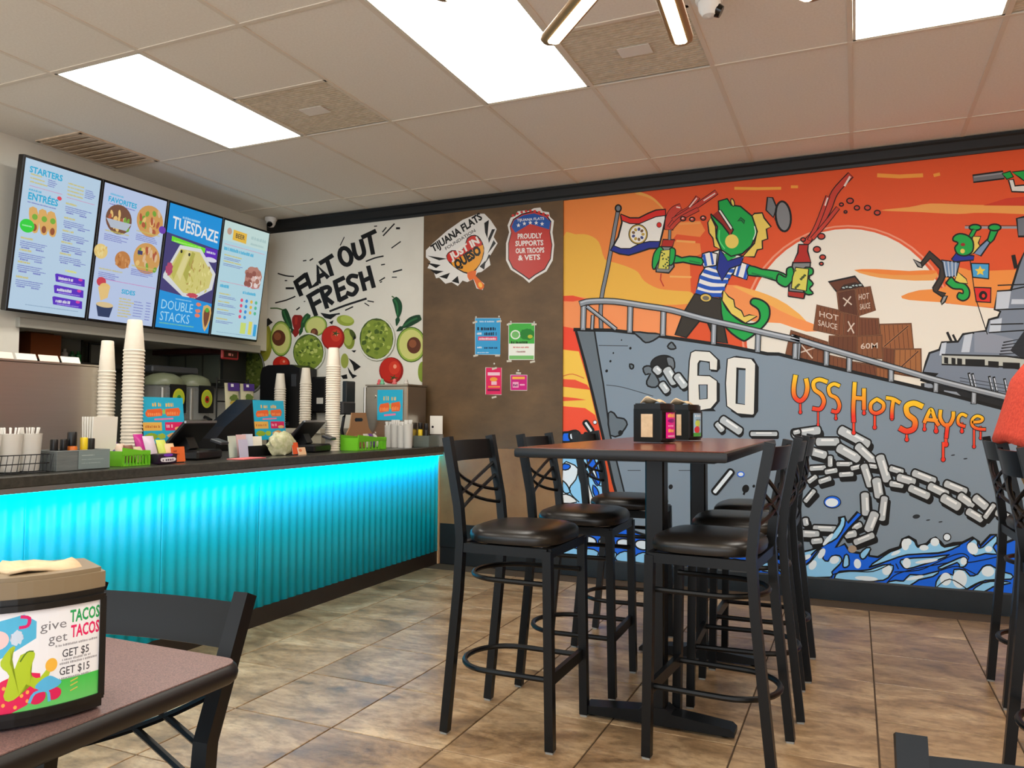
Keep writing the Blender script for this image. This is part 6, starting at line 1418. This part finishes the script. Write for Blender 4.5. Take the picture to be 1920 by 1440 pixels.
q = MB(); q.box((0,0,0), (0.5,1.6,0.03)); tag(q.build('recess_shelf', mat('dark_shelf', (40,42,40), .5), None, False, (-5.365, 3.96, 1.50)), 'dark shelf board in the recess under the menu screens', 'shelf')
q = MB(); q.span((-0.06,-0.10,0),(0.06,0.10,0.06)); tag(q.build('amber_box', mat('amber_box', (120,82,40), .8), None, False, (-5.38, 3.62, 1.70)), 'flat amber box on top of the rust brown box', 'box')
bpy.data.objects['amber_box'].location = (-5.2, 3.585, 1.691)
def frame_pic(loc, w, h, label):
    t = thing('picture_frame', label, 'picture frame', loc, 0, 'black frames in the recess')
    for a, b_ in (((0,-w/2,0),(0.015,w/2,0.015)),((0,-w/2,h-0.015),(0.015,w/2,h)),((0,-w/2,0.015),(0.015,-w/2+0.015,h-0.015)),((0,w/2-0.015,0.015),(0.015,w/2,h-0.015))): q = MB(); q.span(a, b_); q.build('frame_bar', dark, t)
    q = MB(); q.span((0.002,-w/2+0.015,0.015),(0.006,w/2-0.015,h-0.015)); q.build('backing', mat('grey_backing', (118,122,118), .5), t)
frame_pic((-5.36, 3.94, 1.516), 0.26, 0.20, 'black frame with a grey sheet behind the cup stacks in the recess')
frame_pic((-5.36, 4.22, 1.516), 0.20, 0.17, 'narrow black frame beside the cup stacks in the recess')
for y, r, h, col, nm in ((3.87,.022,.10,(206,204,206),'white bottle'),(3.93,.02,.085,(20,110,60),'green bottle'),(3.98,.02,.09,(14,130,60),'bright green bottle')):
    q = MB(); q.lathe([(r,0),(r,h*.7),(r*.5,h*.8),(r*.5,h),(r*.4,h)], n=12); tag(q.build('bottle', mat('bottle_%d' % col[1], col, .35), None, True, (-5.28, y, 1.516)), nm+' in front of the frame in the recess', 'bottle', 'bottles in the recess')
# ---------------------------------------------------------------- the person at the right edge
def skin_mesh(pts, edges, rad, root):
    me = bpy.data.meshes.new('body'); me.from_pydata(pts, edges, [])
    o = bpy.data.objects.new('body_tmp', me); COL.objects.link(o)
    o.modifiers.new('skin', 'SKIN'); sd = o.modifiers.new('sub', 'SUBSURF'); sd.levels = 2
    sv = me.skin_vertices[0].data
    for i, r in enumerate(rad):
        sv[i].radius = r if isinstance(r, tuple) else (r, r); sv[i].use_root = (i == root)
    out = bpy.data.meshes.new_from_object(o.evaluated_get(bpy.context.evaluated_depsgraph_get()))
    bpy.data.objects.remove(o); bpy.data.meshes.remove(me)
    for p in out.polygons: p.use_smooth = True
    return out
tanc = mat('tan_cotton_cloth', (220,184,134), 0.9, noise=(160, (204,166,116), .35, .65), bump=.25); skin_m = mat('skin', (214,160,132), 0.55); hair_m = mat('brown_hair', (150,104,54), 0.6, noise=(40, (112,74,36), .3, .7, (1,1,.2)))
wool = mat('red_knit_wool', (214,78,56), 0.9, noise=(120, (188,56,40), .35, .65), bump=.3)
jean = mat('dark_denim', (46,52,66), 0.85, noise=(90, (36,40,54), .35, .65))
HS = -0.042
P = thing('person', 'seated person in tan clothes and a red knit shawl at the right edge', 'person', (0.60, 2.96, 0.05), 0.0)
pts = [(0,0,0.80),(0.01,0,0.95),(0.03,0,1.10),(0.06,0,1.23),(0.10,0,1.31),(0.14,0,1.38),(0.17,0,1.47),      # pelvis, spine, neck, head
       (0.02,0.10,0.80),(0.38,0.12,0.80),(0.40,0.12,0.44),(0.38,0.12,0.31),(0.50,0.12,0.29),
       (0.02,-0.10,0.80),(0.38,-0.12,0.80),(0.40,-0.12,0.44),(0.38,-0.12,0.31),(0.50,-0.12,0.29),
       (0.07,0.175,1.22),(0.22,0.21,0.99),(0.44,0.12,1.03),(0.07,-0.175,1.22),(0.22,-0.21,0.99),(0.44,-0.12,1.03)]
edges = [(0,1),(1,2),(2,3),(3,4),(4,5),(5,6),(0,7),(7,8),(8,9),(9,10),(10,11),(0,12),(12,13),(13,14),(14,15),(15,16),(3,17),(17,18),(18,19),(3,20),(20,21),(21,22)]
rad = [(.155,.18),(.135,.165),(.135,.155),(.115,.135),.05,.055,.085, .085,.065,.05,.036,.03, .085,.065,.05,.036,.03, .06,.042,.03,.06,.042,.03]
body = skin_mesh(pts, edges, rad, 0)
for m in (tanc, skin_m, jean): body.materials.append(m)
for p in body.polygons:
    c = p.center
    if c.z > 1.30: p.material_index = 1
    elif c.z < 0.90 and c.x > 0.14: p.material_index = 2
link('body', body, None, P)
for s in (-1, 1):                                    # hands: palm, four fingers and a thumb resting forward
    q = MB(); b0 = Vector((0.45, s*0.12, 1.03))
    q.box(b0+Vector((0.04,-s*0.01,0)), (0.085,0.075,0.028), bev=0.011, seg=2)
    for k in range(4):
        L_f = (0.066,0.078,0.072,0.056)[k]; y = -0.028+0.0187*k
        q.tube([b0+Vector((0.08,s*y-s*.01,0.004)), b0+Vector((0.08+L_f*.55,s*y-s*.01,0.004)), b0+Vector((0.08+L_f,s*y-s*.01,-0.014))], [0.0092,0.0085,0.006], n=8)
    q.tube([b0+Vector((0.02,-s*0.045,0)), b0+Vector((0.055,-s*0.07,-0.002)), b0+Vector((0.085,-s*0.066,-0.008))], [0.012,0.0105,0.007], n=8)
    q.build('hand', skin_m, P, True)
    q = MB(); q.tube([(0.35,s*0.12,0.305),(0.42,s*0.12,0.30),(0.52,s*0.125,0.275),(0.585,s*0.128,0.262)], [0.045,0.046,0.044,0.024], n=12, r2=[0.055,0.05,0.034,0.02]); q.build('shoe', mat('dark_shoe', (40,34,30), .5), P, True)
# head: face features on a shaped head
q = MB(); bmesh.ops.create_uvsphere(q.bm, u_segments=24, v_segments=16, radius=1)
for v in q.bm.verts:
    x, y, z = v.co; k = 1-0.22*max(0,-z)
    v.co = Vector((HS+0.215+x*.092*k+(0.012 if (x > .9 and abs(z+.15) < .2) else 0), y*.074*k, 1.475+z*.118))
q.build('head', skin_m, P, True)
q = MB(); q.tube([(HS+0.30,0,1.49),(HS+0.322,0,1.455),(HS+0.305,0,1.448)], [0.008,0.014,0.01], n=8); q.build('nose', skin_m, P, True)
for s in (-1, 1):
    q = MB(); q.lathe([(0.001,-.008),(0.009,-.004),(0.009,.004),(0.001,.008)], (0,0,0), n=10); q.build('eye', mat('eye', (30,26,24), .2), P, True, (HS+0.298,s*0.030,1.487))
    q = MB(); q.lathe([(0.001,-.028),(0.012,-.015),(0.014,.01),(0.001,.026)], n=10); q.build('ear', skin_m, P, True, (HS+0.205,s*0.076,1.47))
q = MB(); q.tube([(HS+0.298,-0.022,1.418),(HS+0.305,0,1.415),(HS+0.298,0.022,1.418)], 0.006, n=6); q.build('mouth', mat('lips', (176,96,86), .5), P, True)
q = MB(); bmesh.ops.create_uvsphere(q.bm, u_segments=24, v_segments=16, radius=1)
for v in q.bm.verts:
    x, y, z = v.co
    if z < 0 and x < .25: v.co = Vector((HS+0.19+x*.105-0.06*(-z), y*.09, 1.49+z*.30))
    else: v.co = Vector((HS+0.20+min(x,.45)*.102, y*.086, 1.49+z*.125))
q.build('hair', hair_m, P, True)
# shawl: a thick knitted wrap following the rounded back and shoulders
q = MB(); R_ = []; nu, nv = 20, 12
for i in range(nu+1):
    u = i/nu; ang = math.radians(-118+236*u)          # around the body, back in the middle
    row = []
    for j in range(nv+1):
        v = j/nv; z = 1.345-0.37*v*(1-.12*abs(math.cos(ang*.8))); w = 0.085+0.135*min(1, v*2.6)**.7; dp = 0.085+0.085*min(1, v*2.4)**.7
        cx = 0.09-0.09*v
        row.append(q.bm.verts.new((cx-dp*math.cos(ang), w*math.sin(ang)*1.18, z+0.006*math.sin(9*ang+5*v))))
    R_.append(row)
for i in range(nu):
    for j in range(nv): q.bm.faces.new((R_[i][j], R_[i+1][j], R_[i+1][j+1], R_[i][j+1]))
o = q.build('shawl', wool, P, True); md = o.modifiers.new('knit', 'SOLIDIFY'); md.thickness = 0.022; md.offset = 1
o['label'] = 'red knit shawl'

# ---------------------------------------------------------------- bring the pivots of flat wall things to their place
bpy.context.view_layer.update()
for nm in ('winged_heart_sticker','shield_sticker','blue_notice','green_notice','pink_leaflet','magenta_card'):
    for o in [o for o in COL.objects if o.type == 'EMPTY' and o.name.split('.')[0] == nm]:
        c = Vector(); n = 0; zmin = 9
        for ch in o.children:
            for k in ch.bound_box:
                w = ch.matrix_world @ Vector(k); c += w; n += 1; zmin = min(zmin, w.z)
        c /= n; c.z = zmin
        o.location = c
        for ch in o.children: ch.location = ch.location-c
for o in COL.objects:
    if o.name.split('.')[0] == 'slats': o['kind'] = 'stuff'
